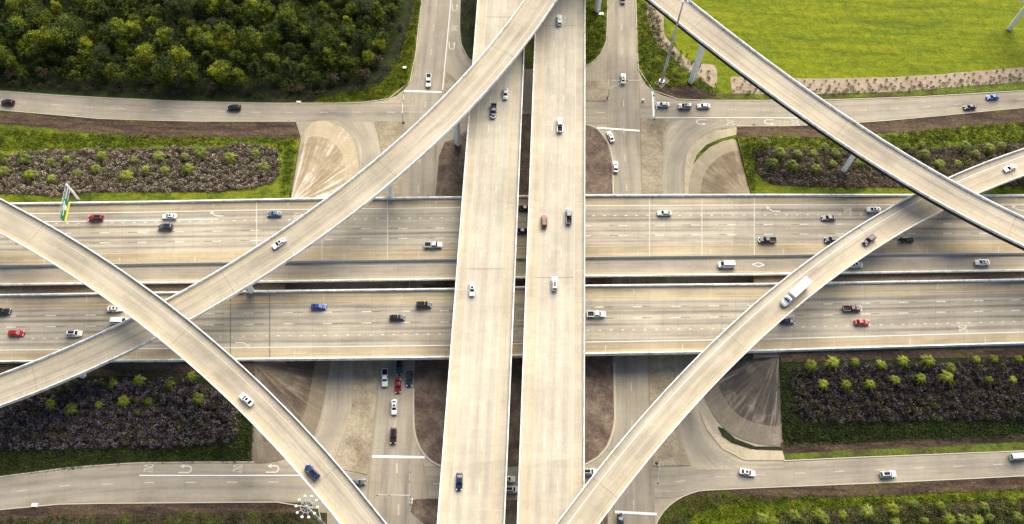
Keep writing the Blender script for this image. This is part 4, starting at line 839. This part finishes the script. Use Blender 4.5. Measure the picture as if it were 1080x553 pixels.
for w_, x, y, kind, colr, deg, lab in V:
    key = (kind, colr); o = make(kind, colr) if key not in protos else copy_tree(protos[key])
    protos.setdefault(key, o); z = surf(w_, x, y); hh = {'sedan': .7, 'suv': .85, 'pickup': .8, 'van': 1.0, 'truck': 2.0}[kind]
    p = at(x, y, z + hh); o.location = (p[0], p[1], z + 0.012); a = dirang(x, y, deg, z + hh)
    pitch = 0.0
    if w_ in RD:
        dx, dy = math.cos(a), math.sin(a); pitch = math.atan2(RB[w_].zat(p[0] + dx * 8, p[1] + dy * 8) - RB[w_].zat(p[0] - dx * 8, p[1] - dy * 8), 16)
    o.rotation_euler = (0, -pitch, a)
    tag(o, lab, {'sedan': 'car', 'suv': 'suv', 'pickup': 'pickup truck', 'van': 'van', 'truck': 'truck'}[kind], GRP['r' if w_[0] == 'r' else w_])

# ------------------------------------------------------------------ street furniture
def mast(px, py, base, lab):
    H_ = 45.0; p = at(px, py, 0 if base else H_); T = empty('high_mast_lamp', (p[0], p[1], 0)); tag(T, lab, 'street lamp', 'high mast lamps')
    m = MB()
    for a_, b_, r0, r1 in ((0, 15, .62, .48), (15, 30, .48, .36), (30, H_, .36, .22)): m.tube((0, 0, a_), (0, 0, b_), r0, r1, 12)
    m.build('pole', M['steel'], T, True); MB().tube((0, 0, 0), (0, 0, .5), 1.1, n=12).build('base', M['pier'], T)
    rg = MB()
    for k in range(10):
        a, b = 2 * math.pi * k / 10, 2 * math.pi * (k + 1) / 10
        rg.tube((1.55 * math.cos(a), 1.55 * math.sin(a), H_ - .5), (1.55 * math.cos(b), 1.55 * math.sin(b), H_ - .5), .07, n=6)
        rg.tube((0, 0, H_ - .4), (2.35 * math.cos(a), 2.35 * math.sin(a), H_ - .45), .055, n=6)
    rg.build('lamp_ring', M['steel'], T)
    for k in range(10):
        a = 2 * math.pi * k / 10; c, s_ = math.cos(a), math.sin(a)
        l_ = MB().tube((2.6 * c, 2.6 * s_, H_ - .75), (2.6 * c, 2.6 * s_, H_ - .28), .36, .25, 12).build('lamp_head', M['parapet'], T)
        MB().tube((2.6 * c, 2.6 * s_, H_ - .85), (2.6 * c, 2.6 * s_, H_ - .751), .30, n=12).build('lens', HL, l_)
mast(697.7, 86, True, 'very tall steel lamp mast rising from the grass corner beside the upper right intersection')
mast(323, 534, False, 'round ring of ten lamp heads on a mast beside the left ramp at the bottom')

def signal(px, py, ax, ay, lab, n=2):
    p = at(px, py, 0); q = at(ax, ay, 5.8); T = empty('traffic_signal', tuple(p)); tag(T, lab, 'traffic signal', 'traffic signals on mast arms')
    d = (q - p); d[2] = 0
    MB().tube((0, 0, 0), (0, 0, 6.2), .16, .12, 8).build('pole', M['steel'], T); MB().tube((0, 0, 0), (0, 0, .15), .5, n=8).build('base', M['pier'], T)
    MB().tube((0, 0, 5.8), (d[0], d[1], 5.9), .09, .05, 8).build('mast_arm', M['steel'], T)
    for k in range(n):
        f = 0.98 - 0.36 * k; h = MB().box(d[0] * f - .2, d[0] * f + .2, d[1] * f - .18, d[1] * f + .18, 5.0, 6.1).build('signal_head', SIGY, T)
        for j, cz in enumerate((5.88, 5.55, 5.22)): MB().tube((d[0] * f, d[1] * f - .17, cz), (d[0] * f, d[1] * f - .22, cz), .12, n=10).build('signal_lens', TRIM, h)
SIGY = plain('signal_housing', (0.35, 0.24, 0.03), 0.5)
signal(425.5, 130, 425.8, 98, 'traffic signal on the small island under the climbing ramp edge', 2)
signal(641, 104, 662, 84, 'traffic signal on the pale island right of the straight bridges', 1)
signal(434, 527, 397, 522, 'traffic signal with a long arm left over the lower left intersection', 2)
signal(433.5, 530, 432, 497, 'traffic signal with an arm reaching up over the lower left intersection', 2)
signal(692.5, 489, 694, 510, 'traffic signal at the tip of the triangular island by the right ramp', 1)
signal(690, 125.5, 689.5, 100, 'traffic signal at the stop line where three silver cars queue', 1)

def gantry():
    p = at(83.3, 210.8, 6.8); T = empty('overhead_sign', tuple(p)); tag(T, 'green overhead highway sign with a yellow strip on a single arm, upper left', 'road sign')
    H_ = 8.6; q = at(63.5, 232, 6.8 + H_) - p; d = np.array([q[0], q[1], 0]); Ln = np.linalg.norm(d); d /= Ln; e = np.array([-d[1], d[0], 0]); 
    if e[0] < 0: e = -e
    MB().tube((0, 0, -.4), (0, 0, H_ + .9), .42, .36, 12).build('post', M['pier'], T, True)
    tr = MB()
    for s_, z_ in ((-.5, H_ - .9), (.5, H_ - .9), (-.5, H_ + .5), (.5, H_ + .5)): tr.tube(e * s_ + [0, 0, z_], d * Ln + e * s_ + [0, 0, z_], .09, n=6)
    k = 0
    for f in np.linspace(0, 1, 9):
        b = d * Ln * f
        tr.tube(b + e * -.5 + [0, 0, H_ + .5], b + e * .5 + [0, 0, H_ + .5], .06, n=6); tr.tube(b + e * .5 + [0, 0, H_ - .9], b + e * .5 + [0, 0, H_ + .5], .06, n=6); tr.tube(b + e * -.5 + [0, 0, H_ - .9], b + e * .5 + [0, 0, H_ - .9], .06, n=6)
        if f < 1:
            c = b + d * Ln / 8; tr.tube(b + e * .5 + [0, 0, H_ - .9], c + e * .5 + [0, 0, H_ + .5], .05, n=6); tr.tube(b + e * -.5 + [0, 0, H_ + .5], c + e * .5 + [0, 0, H_ + .5], .05, n=6)
    tr.build('truss_arm', M['steel'], T)
    def pan(a0, a1, z0_, z1_, off, th): 
        P_ = [d * Ln * a0 + e * off + [0, 0, z0_], d * Ln * a1 + e * off + [0, 0, z0_], d * Ln * a1 + e * off + [0, 0, z1_], d * Ln * a0 + e * off + [0, 0, z1_]]
        v = P_ + [p_ - e * th for p_ in P_]; return MB().add(v, [(0, 1, 2, 3), (7, 6, 5, 4)] + [(i, (i + 1) % 4, 4 + (i + 1) % 4, 4 + i) for i in range(4)])
    G_ = plain('sign_green', (0.01, 0.17, 0.07), 0.4); Y_ = plain('sign_yellow', (0.80, 0.62, 0.03), 0.4); W_ = plain('sign_white', (0.80, 0.80, 0.80), 0.4)
    s1 = pan(0.42, 1.0, H_ - 2.2, H_ + 1.9, .78, .1).build('sign_panel', G_, T)
    b = pan(0.425, 0.995, H_ + 1.84, H_ + 1.90, .80, .05); b.build('sign_border', W_, s1)
    lg = MB()
    for a0, a1, z_ in ((.50, .78, 1.1), (.56, .90, .35)): lg.add(*[(lambda m_: (m_.v, m_.f))(pan(a0, a1, H_ + z_, H_ + z_ + .38, .80, .015))][0])
    lg.build('sign_lettering', W_, s1)
    sh = pan(.58, .70, H_ - .75, H_ + .1, .80, .015); sh.build('route_shield', W_, s1)
    pan(0.42, 1.0, H_ - 2.2, H_ - 1.15, .81, .02).build('exit_strip', Y_, s1)
gantry()
def small_box(px, py, z, lab, s=(1.2, 0.8, 1.0), name='utility_box', cat='utility box', mat=None):
    p = at(px, py, z); T = empty(name, tuple(p)); tag(T, lab, cat)
    MB().box(-s[0] / 2 - .15, s[0] / 2 + .15, -s[1] / 2 - .15, s[1] / 2 + .15, -.05, .12).build('plinth', M['kerb'], T); MB().box(-s[0] / 2, s[0] / 2, -s[1] / 2, s[1] / 2, .12, s[2]).build('cabinet', mat or M['steel'], T)
    MB().box(-s[0] / 2 - .05, s[0] / 2 + .05, -s[1] / 2 - .05, s[1] / 2 + .05, s[2], s[2] + .06).build('lid', M['parapet'], T)
small_box(427, 73, 0, 'small pale utility cabinet on the grass between woods and left cross street')
small_box(678, 107, 0.0, 'small steel cabinet at the corner by the queue of three cars', (.6, .5, 1.1))
small_box(37, 533, 0.0, 'dark drain inlet box at the kerb of the bottom left frontage road', (1.6, .9, .35), 'drain_inlet', 'drain inlet', M['joint'])
small_box(634, 15, 0, 'low orange rimmed concrete well in the grass wedge right of the straight bridges', (1.8, 1.4, .3), 'drain_inlet', 'drain inlet', M['island'])
small_box(315, 108, 0.0, 'small white drain inlet at the kerb below the woods', (1.4, .6, .3), 'drain_inlet', 'drain inlet', M['pier'])

# ------------------------------------------------------------------ vegetation
LM = {}
LM['tree'] = leafmat('tree_leaves', (0.006, 0.013, 0.003), (0.040, 0.066, 0.004), (0.32, 0.34, 0.006), 0.12, 0.15, 0.45)
LM['under'] = leafmat('understorey_leaves', (0.006, 0.013, 0.003), (0.042, 0.064, 0.004), (0.32, 0.33, 0.006), 0.14, 0.1, 0.45)
LM['grey'] = leafmat('grey_green_leaves', (0.040, 0.058, 0.022), (0.095, 0.120, 0.045), (0.18, 0.20, 0.085), 0.2, 0.15, 0.35)
LM['twig'] = leafmat('brown_twigs', (0.040, 0.028, 0.016), (0.085, 0.058, 0.034), (0.14, 0.105, 0.06), 0.25, 0.0, 0.4)
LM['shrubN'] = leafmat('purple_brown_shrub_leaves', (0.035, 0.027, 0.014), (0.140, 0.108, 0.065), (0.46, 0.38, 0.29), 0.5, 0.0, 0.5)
LM['shrubS'] = leafmat('shade_toned_purple_leaves', (0.011, 0.009, 0.008), (0.046, 0.035, 0.032), (0.25, 0.20, 0.20), 0.5, 0.0, 0.45)  # purple leaves, darkened in colour for the shade of the southern beds
LM['olive'] = leafmat('olive_shrub_leaves', (0.035, 0.035, 0.012), (0.085, 0.085, 0.022), (0.17, 0.17, 0.04), 0.2, 0.1, 0.5)
LM['scrub'] = leafmat('dark_scrub_leaves', (0.016, 0.018, 0.008), (0.050, 0.054, 0.014), (0.15, 0.155, 0.03), 0.3, 0.0, 0.5)
LM['palm'] = leafmat('palm_fronds', (0.060, 0.090, 0.006), (0.165, 0.20, 0.014), (0.36, 0.39, 0.05), 0.6, 0.25, 0.45)
LM['palmd'] = leafmat('dusty_palm_fronds', (0.045, 0.060, 0.010), (0.14, 0.175, 0.022), (0.34, 0.37, 0.06), 0.6, 0.2, 0.45)
LM['bark'] = plain('tree_bark', (0.085, 0.065, 0.045), 0.9, var=0.3)
def leaf_mesh(name, C, size, mat, up=0.5, rng=RNG):
    """C: N x 3 leaf positions; every leaf its own small bent quad"""
    n = len(C); N = rng.normal(size=(n, 3)); N[:, 2] = np.abs(N[:, 2]) + up; N /= np.linalg.norm(N, axis=1)[:, None]
    A = np.cross(N, rng.normal(size=(n, 3))); A /= np.linalg.norm(A, axis=1)[:, None]; B = np.cross(N, A)
    s = size * rng.uniform(0.6, 1.35, (n, 1)); A *= s; B *= s * 0.62
    v = np.stack([C - A, C - B * 0.9 + A * 0.1, C + A, C + B + A * 0.1], 1).reshape(-1, 3)
    me = bpy.data.meshes.new(name); me.vertices.add(4 * n); me.vertices.foreach_set('co', v.astype(np.float32).ravel())
    me.loops.add(4 * n); me.loops.foreach_set('vertex_index', np.arange(4 * n, dtype=np.int32)); me.polygons.add(n)
    me.polygons.foreach_set('loop_start', np.arange(0, 4 * n, 4, dtype=np.int32)); me.polygons.foreach_set('loop_total', np.full(n, 4, dtype=np.int32))
    me.update(calc_edges=True); me.materials.append(mat); return me
def tree_proto(name, h, rad, nc, per, mat, leaf=0.30, seed=1):
    rg = np.random.default_rng(seed); T = empty(name); cz = h * 0.62
    tk = MB(); tk.tube((0, 0, -.2), (0.1, 0.05, h * .35), .22, .16); tk.tube((0.1, 0.05, h * .35), (0, 0.1, h * .75), .16, .07)
    cl = []
    for k in range(nc):
        a = rg.uniform(0, 2 * math.pi); q = rg.uniform(0, 1.12) ** 0.6; z = rg.uniform(-1, 1) ** 1
        rr = rad * q * math.sqrt(max(0.05, 1 - (z * .85) ** 2)); c = np.array([rr * math.cos(a), rr * math.sin(a), cz + z * h * .36]); cl.append(c)
        if k % 4 == 0: tk.tube((0.05, 0.08, h * rg.uniform(.3, .5)), tuple(c), .08, .03, 5)
    cl.append(np.array([0, 0, h * .97])); P = np.vstack([c + rg.normal(size=(per, 3)) * np.array([.40, .40, .36]) * rad / 2.6 for c in cl])
    tk.build('trunk', LM['bark'], T)
    o = bpy.data.objects.new('crown', leaf_mesh('crown', P, leaf, mat, 0.5, rg)); COL.objects.link(o); o.parent = T
    return T
def place(T, used, loc, rz, sc, lab, cat, grp):
    o = T if not used else copy_tree(T); o.location = loc; o.rotation_euler = (0, 0, rz); o.scale = (sc, sc, sc * random.uniform(.9, 1.12)); tag(o, lab, cat, grp); return o
def inside(x, y, P):
    c = False; j = len(P) - 1
    for i in range(len(P)):
        if (P[i][1] > y) != (P[j][1] > y) and x < (P[j][0] - P[i][0]) * (y - P[i][1]) / (P[j][1] - P[i][1]) + P[i][0]: c = not c
        j = i
    return c
# woods, top left
protoT = [tree_proto('broadleaf_tree', 9.0, 3.0, 62, 52, LM['tree'], .23, 11), tree_proto('broadleaf_tree', 7.5, 2.5, 50, 48, LM['tree'], .22, 12), tree_proto('broadleaf_tree', 10.5, 3.4, 72, 52, LM['tree'], .24, 13),
          tree_proto('broadleaf_tree', 8.5, 2.2, 40, 50, LM['tree'], .23, 14), tree_proto('grey_leaved_tree', 10.0, 4.3, 90, 60, LM['grey'], .22, 15), tree_proto('bare_shrub_tree', 5.0, 2.4, 34, 26, LM['twig'], .26, 16)]
WOODS = [(-40, -60), (442, -60), (436, -20), (428, 15), (418, 45), (404, 70), (385, 88), (350, 97), (280, 99), (190, 97), (100, 93), (0, 85), (-40, 82)]
LABT = ['leafy green tree packed among the woods at the top left', 'grey green spreading tree with a dull crown among the woods at the top left', 'brown half bare small tree along the lower edge of the woods']
usedp = [False] * 6; cells = []
for gx in range(-30, 448, 16):
    for gy in range(-32, 100, 13):
        x, y = gx + random.uniform(-5, 5), gy + random.uniform(-4, 4)
        if inside(x, y, WOODS): cells.append((x, y))
greys = [(85, 52), (112, 60), (60, 46), (372, 8), (385, 20), (234, 30), (245, 14)]; cnt = 0
for x, y in cells:
    edge = not inside(x + 4, y + 9, WOODS)
    k = 5 if (edge and random.random() < .65) else random.choice([0, 0, 1, 2, 3, 3])
    if any(math.hypot(x - a, y - b) < 9 for a, b in greys) and k != 5: k = 4
    if k == 4 and random.random() < .35: k = 2
    p = at(x, y, 0); sc = random.uniform(.5, 1.12)
    place(protoT[k], usedp[k], (p[0], p[1], 0), random.uniform(0, 6.28), sc, LABT[{4: 1, 5: 2}.get(k, 0)], 'tree', 'woods at the top left'); usedp[k] = True; cnt += 1
print('trees', cnt)
def bed_floor(region, zf):
    P = np.array(region, float); xs = np.arange(P[:, 0].min(), P[:, 0].max(), 3.0); T_, B_ = [], []
    for x in xs:
        ys = [P[i][1] + (x - P[i][0]) * (P[(i + 1) % len(P)][1] - P[i][1]) / (P[(i + 1) % len(P)][0] - P[i][0]) for i in range(len(P)) if (P[i][0] - x) * (P[(i + 1) % len(P)][0] - x) < 0]
        if len(ys) >= 2: T_.append((x, min(ys))); B_.append((x, max(ys)))
    n = len(T_); v = [at(x, y * (1 - f) + y2 * f, zf(x, y * (1 - f) + y2 * f)) + [0, 0, 0.10] for (x, y), (_, y2) in zip(T_, B_) for f in np.linspace(0, 1, 9)]
    tag(obj('mulch_bed', v, [(i * 9 + j, i * 9 + j + 1, (i + 1) * 9 + j + 1, (i + 1) * 9 + j) for i in range(n - 1) for j in range(8)], M['mulch']), kind='structure')
def shrubs(name, lab, region, zf, mat, spacing, rad, per, leaf, seed, dens=1.0, hgt=1.0, cat='shrubs', lift=.9):
    """a mass of low shrubs nobody could count, inside a pixel region"""
    rg = np.random.default_rng(seed); xs = [p[0] for p in region]; ys = [p[1] for p in region]; P = []
    y = min(ys)
    while y < max(ys):
        x = min(xs)
        while x < max(xs):
            a, b = x + rg.uniform(-.45, .45) * spacing, y + rg.uniform(-.45, .45) * spacing * .85
            if inside(a, b, region) and rg.uniform() < dens:
                r = rad * rg.uniform(.7, 1.3); c = at(a, b, zf(a, b)); n = int(per * (r / rad) ** 2)
                d = rg.normal(size=(n, 3)); d /= np.linalg.norm(d, axis=1)[:, None]; d[:, 2] = np.abs(d[:, 2]); q = rg.uniform(.72, 1.05, (n, 1))
                P.append(c + d * q * r * np.array([1, 1, 1.15 * hgt]) + [0, 0, rg.uniform(0, lift)])
            x += spacing
        y += spacing * .85
    o = bpy.data.objects.new(name, leaf_mesh(name, np.vstack(P), leaf, mat, 0.3, rg)); COL.objects.link(o); return tag(o, lab, cat, kind='stuff')
B_NW = [(-60, 160), (-60, 203), (20, 205), (60, 208), (90, 203), (150, 203), (230, 203), (270, 198), (287, 193), (296, 183), (297, 170), (292, 160), (283, 155), (250, 151), (225, 157), (180, 157), (100, 158), (40, 160), (0, 165)]
B_NE = [(793, 160), (795, 178), (802, 188), (815, 195), (850, 197), (900, 198), (960, 198), (1020, 197), (1140, 196), (1140, 150), (1080, 150), (1040, 153), (990, 157), (950, 158), (900, 158), (850, 157), (810, 156)]
B_SW = [(-60, 415), (-60, 475), (10, 474), (90, 474), (170, 472), (240, 468), (250, 458), (250, 436), (238, 420), (222, 408), (200, 401), (140, 400), (100, 402), (60, 405)]
B_SE = [(836, 390), (834, 410), (836, 430), (845, 442), (860, 446), (920, 445), (1000, 443), (1140, 440), (1140, 377), (1080, 378), (1010, 383), (960, 384), (900, 386), (855, 386)]
for b_, z_ in ((B_NW, z_nw), (B_NE, z_ne), (B_SW, z_sw), (B_SE, z_se)): bed_floor(b_, z_)
shrubs('shrub_mass', 'purple brown shrubs packed between palms above the upper highway deck at left', B_NW, z_nw, LM['shrubN'], 4.6, .85, 64, .2, 21)
shrubs('shrub_mass', 'purple brown shrubs packed between palms above the upper highway deck at right', B_NE, z_ne, LM['shrubN'], 4.6, .85, 64, .2, 22)
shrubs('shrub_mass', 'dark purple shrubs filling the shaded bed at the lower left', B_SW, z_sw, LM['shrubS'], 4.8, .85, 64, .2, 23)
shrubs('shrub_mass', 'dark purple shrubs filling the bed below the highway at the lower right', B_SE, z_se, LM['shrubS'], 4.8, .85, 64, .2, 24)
shrubs('undergrowth', 'low olive undergrowth on the slope shoulder of the upper right bed', [(800, 158), (950, 158), (1040, 152), (1140, 150), (1140, 190), (960, 190), (805, 180)], z_ne, LM['olive'], 7.5, 1.15, 60, .2, 25, .75)
shrubs('undergrowth', 'olive weeds scattered in the dark lower left bed', B_SW, z_sw, LM['scrub'], 9, .95, 60, .2, 71, .4)
shrubs('undergrowth', 'olive weeds scattered in the dark lower right bed', B_SE, z_se, LM['scrub'], 8, 1.0, 60, .2, 72, .65)
shrubs('undergrowth', 'olive undergrowth dotted through the upper left bed', [(-40, 165), (40, 161), (180, 158), (228, 158), (250, 152), (285, 156), (292, 190), (-40, 198)], z_nw, LM['olive'], 8, 1.0, 55, .2, 26, .6)
shrubs('undergrowth', 'brown scrub under the lower edge of the woods', [(-60, 78), (0, 84), (100, 92), (190, 96), (280, 98), (350, 97), (395, 86), (415, 62), (428, 30), (436, 0), (442, 0), (434, 32), (420, 68), (398, 92), (350, 102), (280, 103), (190, 101), (100, 97), (0, 90), (-60, 86)], z0, LM['twig'], 5.5, 1.1, 60, .2, 27, .8, 1.2)
shrubs('undergrowth', 'dark green scrub between the palms at the bottom right', [(760, 572), (795, 549), (830, 545), (900, 540), (1000, 533), (1080, 527), (1160, 522), (1160, 590), (760, 590)], z0, LM['scrub'], 5.2, 1.2, 70, .2, 28, .85)
shrubs('undergrowth', 'dark leafy understorey filling the gaps between the trees of the woods', [(-40, -45), (440, -45), (434, -10), (426, 15), (415, 45), (400, 68), (380, 86), (350, 94), (280, 96), (190, 94), (100, 90), (0, 82), (-40, 80)], lambda x, y: 0.0, LM['under'], 5.6, 1.5, 85, .22, 61, .95, 1.3, lift=4.5)
shrubs('undergrowth', 'dark leafy weeds in the wedge left of the straight bridges', [(488, -20), (500, -20), (500, 50), (492, 45), (487, 25)], z0, LM['shrubS'], 4, .7, 36, .16, 29, .7)
# rough tufts that break up the lit grass
def tufts(lab, region, zf, mat, n, seed, leaf=.22):
    rg = np.random.default_rng(seed); xs = [p[0] for p in region]; ys = [p[1] for p in region]; P = []
    while len(P) < n:
        a, b = rg.uniform(min(xs), max(xs)), rg.uniform(min(ys), max(ys))
        if inside(a, b, region):
            c = at(a, b, zf(a, b)); P.append(c + rg.normal(size=(14, 3)) * [.5, .5, .16] + [0, 0, .18])
    o = bpy.data.objects.new('grass_tufts', leaf_mesh('grass_tufts', np.vstack(P), leaf, mat, .3, rg)); COL.objects.link(o); tag(o, lab, 'grass', kind='stuff')
LM['tuft'] = leafmat('grass_blades', (0.028, 0.045, 0.002), (0.088, 0.122, 0.002), (0.20, 0.215, 0.004), 0.3, 0.2, 0.4)
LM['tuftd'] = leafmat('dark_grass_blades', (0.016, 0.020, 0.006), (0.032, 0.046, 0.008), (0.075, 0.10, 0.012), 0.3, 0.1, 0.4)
tufts('coarse bright grass tufts on the bank below the top left frontage road', [(-40, 135), (80, 142), (312, 146), (306, 206), (297, 206), (300, 165), (280, 152), (220, 154), (0, 160), (-40, 160)], z_nw, LM['tuft'], 1300, 31)
tufts('coarse bright grass tufts on the bank below the top right frontage road', [(780, 145), (900, 146), (1000, 136), (1100, 128), (1100, 150), (990, 156), (800, 156), (795, 204), (790, 196)], z_ne, LM['tuft'], 1500, 32)
tufts('coarse grass tufts between the right cross street and the mown field', [(673, 0), (690, 10), (700, 45), (735, 80), (760, 100), (730, 92), (700, 92), (684, 90), (674, 66)], z0, LM['tuft'], 700, 33)
tufts('coarse grass tufts at the bottom right corner verge', [(697, 552), (708, 536), (724, 526), (760, 522), (900, 524), (1100, 515), (1100, 526), (900, 538), (800, 546), (740, 560), (715, 565), (700, 560)], z0, LM['tuft'], 700, 34)
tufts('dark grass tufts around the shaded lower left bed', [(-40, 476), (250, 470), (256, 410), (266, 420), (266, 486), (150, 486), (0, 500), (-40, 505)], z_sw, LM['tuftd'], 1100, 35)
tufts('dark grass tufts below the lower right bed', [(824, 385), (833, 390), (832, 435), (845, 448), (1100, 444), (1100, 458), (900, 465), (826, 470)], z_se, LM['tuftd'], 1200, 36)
tufts('green tufts on the grass edge between woods and left cross street', [(330, 105), (400, 92), (420, 68), (432, 30), (440, 0), (443, 0), (436, 60), (428, 90), (400, 104), (345, 107)], z0, LM['tuft'], 700, 37)
tufts('mixed tufts along the bottom left verge', [(-20, 548), (330, 540), (335, 570), (-20, 575)], z0, LM['tuftd'], 500, 38)
tufts('green tufts in the wedge right of the straight bridges', [(619, 0), (639, 0), (638, 40), (630, 60), (619, 67)], z0, LM['tuft'], 260, 39)

# palms
def palm_proto(mat, seed, rad=2.8, h=2.6):
    rg = np.random.default_rng(seed); T = empty('young_palm'); MB().tube((0, 0, -.3), (0, 0, h), .28, .2).build('trunk', LM['bark'], T)
    v, f = [], []
    for k in range(32):
        a = k * 2.39996 + rg.uniform(-.3, .3); q = k / 32; L_ = rad * (1.05 - .5 * (1 - q)) * rg.uniform(.8, 1.12); el = (1.15 - q * 1.1)
        d = np.array([math.cos(a), math.sin(a), 0]); s_ = np.array([-math.sin(a), math.cos(a), 0]); prev = None; st = []
        for j in range(7):
            t_ = j / 6; st.append(np.array([0, 0, h]) + d * L_ * t_ * math.cos(el * (1 - t_ * .4)) + np.array([0, 0, 1]) * (L_ * (math.sin(el) * t_ - .75 * t_ * t_)))
        for j in range(1, 7):
            for s2 in (1, -1):
                for m_ in (0, .5):
                    b = st[j - 1] * (1 - m_) + st[j] * m_; w_ = .50 * math.sin(math.pi * (.18 + .78 * (j - 1 + m_) / 6)) * rad / 2.4
                    tip = b + s_ * s2 * w_ + d * .28 + [0, 0, -.10]; k0 = len(v); dd = (st[j] - st[j - 1]) * .34
                    v += [b, b + dd, tip]; f.append((k0, k0 + 1, k0 + 2))
            k0 = len(v); v += [st[j - 1] + s_ * .05, st[j] + s_ * .04, st[j] - s_ * .04, st[j - 1] - s_ * .05]; f.append((k0, k0 + 1, k0 + 2, k0 + 3))
    obj('fronds', v, f, mat, T); return T
PP = [palm_proto(LM['palm'], 41), palm_proto(LM['palm'], 42, 2.6, 2.9), palm_proto(LM['palmd'], 43), palm_proto(LM['palmd'], 44, 2.6, 2.5)]; pu = [False] * 4
def c_(pts, ox, oy, s): return [(ox + a / s, oy + b / s) for a, b in pts]
beds = [
 (c_([(12, 262), (150, 270), (290, 280), (385, 265), (595, 250), (780, 270), (850, 325), (20, 340), (175, 360), (300, 380), (450, 345), (560, 325), (740, 365)], 0, 120, 5.53) + c_([(100, 250), (245, 245), (345, 235), (510, 260), (660, 235), (710, 310), (125, 330), (270, 325)], 150, 120, 5.53), z_nw, (2, 3, 2, 0), 'young palm among purple brown shrubs in the upper left bed', 'palms in the upper left bed'),
 (c_([(245, 350), (355, 365), (390, 290), (285, 290), (485, 290), (500, 380), (600, 345), (620, 290), (760, 340), (195, 230), (550, 250)], 770, 110, 5.53) + c_([(200, 250), (300, 300), (390, 350), (500, 345), (530, 255), (600, 290), (680, 260), (290, 235), (760, 240)], 920, 110, 5.53), z_ne, (2, 3, 2, 3), 'dusty young palm among shrubs in the upper right bed', 'palms in the upper right bed'),
 (c_([(290, 250), (410, 285), (570, 255), (715, 235), (860, 235), (655, 130), (810, 120)], 0, 380, 5.53) + c_([(265, 135), (395, 90), (435, 225)], 130, 380, 5.53), z_sw, (0, 1, 2, 0), 'young palm standing out of the dark shrubs in the lower left bed', 'palms in the lower left bed'),
 (c_([(218, 125), (360, 105), (510, 100), (680, 115), (300, 245), (450, 245), (600, 250), (770, 215)], 820, 365, 6.15) + c_([(18, 95), (180, 95), (330, 140), (300, 195), (500, 80), (620, 75), (775, 80), (135, 205), (580, 215), (740, 210), (900, 90), (880, 210)], 950, 365, 6.15), z_se, (0, 1, 0, 1), 'bright young palm standing out of the dark shrubs in the lower right bed', 'palms in the lower right bed'),
 (c_([(850, 290), (990, 285), (670, 310), (730, 335), (1020, 315)], 680, 490, 5.4) + c_([(50, 285), (185, 270), (330, 255), (455, 230), (610, 235), (860, 240), (1015, 210), (520, 320), (650, 320), (735, 320), (820, 320), (890, 300), (350, 335), (1050, 300), (1140, 210)], 880, 490, 5.4), z0, (0, 2, 1, 3), 'leafy young palm in the scrub along the bottom right edge', 'palms at the bottom right edge'),
]
for pts, zf, kinds, lab, grp in beds:
    for i, (x, y) in enumerate(pts):
        k = kinds[(i * 7 + 3) % 4]; z = zf(x, y); p = at(x, y, z + 2.0)
        place(PP[k], pu[k], (p[0], p[1], zf(x, y + 4) if zf is not z0 else 0), random.uniform(0, 6.28), random.uniform(.62, 1.05) * (1.15 if zf in (z_nw, z_ne) else 1.0), lab, 'palm', grp); pu[k] = True
for k in range(4):
    if not pu[k]: 
        for ch in list(PP[k].children): bpy.data.objects.remove(ch)
        bpy.data.objects.remove(PP[k])
# young plants in the gravel beds
def sprout(mat, seed, r=.45, n=70):
    rg = np.random.default_rng(seed); d = rg.normal(size=(n, 3)); d /= np.linalg.norm(d, axis=1)[:, None]; d[:, 2] = np.abs(d[:, 2])
    T = empty('young_shrub'); MB().tube((0, 0, -.1), (0, 0, .4), .05, .03, 6).build('stem', LM['bark'], T)
    o = bpy.data.objects.new('foliage', leaf_mesh('foliage', d * r * rg.uniform(.5, 1.1, (n, 1)) + [0, 0, .35], .13, mat, .3, rg)); COL.objects.link(o); o.parent = T; return T
LM['spr'] = leafmat('reddish_young_leaves', (0.05, 0.028, 0.016), (0.11, 0.06, 0.035), (0.16, 0.12, 0.05), 0.3, 0.0, 0.4)
SP = [sprout(LM['spr'], 51), sprout(LM['spr'], 52, .55), sprout(LM['olive'], 53, .75, 110)]; su = [False] * 3
gy = lambda x, f: np.interp(x, [770, 860, 930, 985, 1080], [81, 83, 82, 79, 71]) * (1 - f) + np.interp(x, [770, 860, 930, 985, 1080], [103, 103, 101, 97.5, 89]) * f
spots = []
for x in np.arange(776, 1082, 10.5): spots += [(x + random.uniform(-2, 2), gy(x, .16 + random.uniform(-.05, .05)), 0), (x + 5 + random.uniform(-2, 2), gy(x, .38 + random.uniform(-.06, .06)), 0)]
for x in np.arange(774, 1084, 3.4): spots.append((x + random.uniform(-1.5, 1.5), gy(x, .66 + random.uniform(-.12, .16)), random.choice([0, 1, 1, 2])))
for x, y in resample(smooth_line([(688, 2), (692, 22), (700, 40), (716, 56), (733, 70), (750, 86)]), 46): spots.append((x + random.uniform(-6, 5), y + random.uniform(-4, 4), random.choice([0, 1])))
for x, y, k in spots:
    p = at(x, y, 0.05); place(SP[k], su[k], (p[0], p[1], .05), random.uniform(0, 6.28), random.uniform(.75, 1.3), 'small young shrub planted in the pale gravel bed beside the mown field', 'shrub', 'young shrubs in the gravel beds'); su[k] = True
bpy.context.view_layer.update()
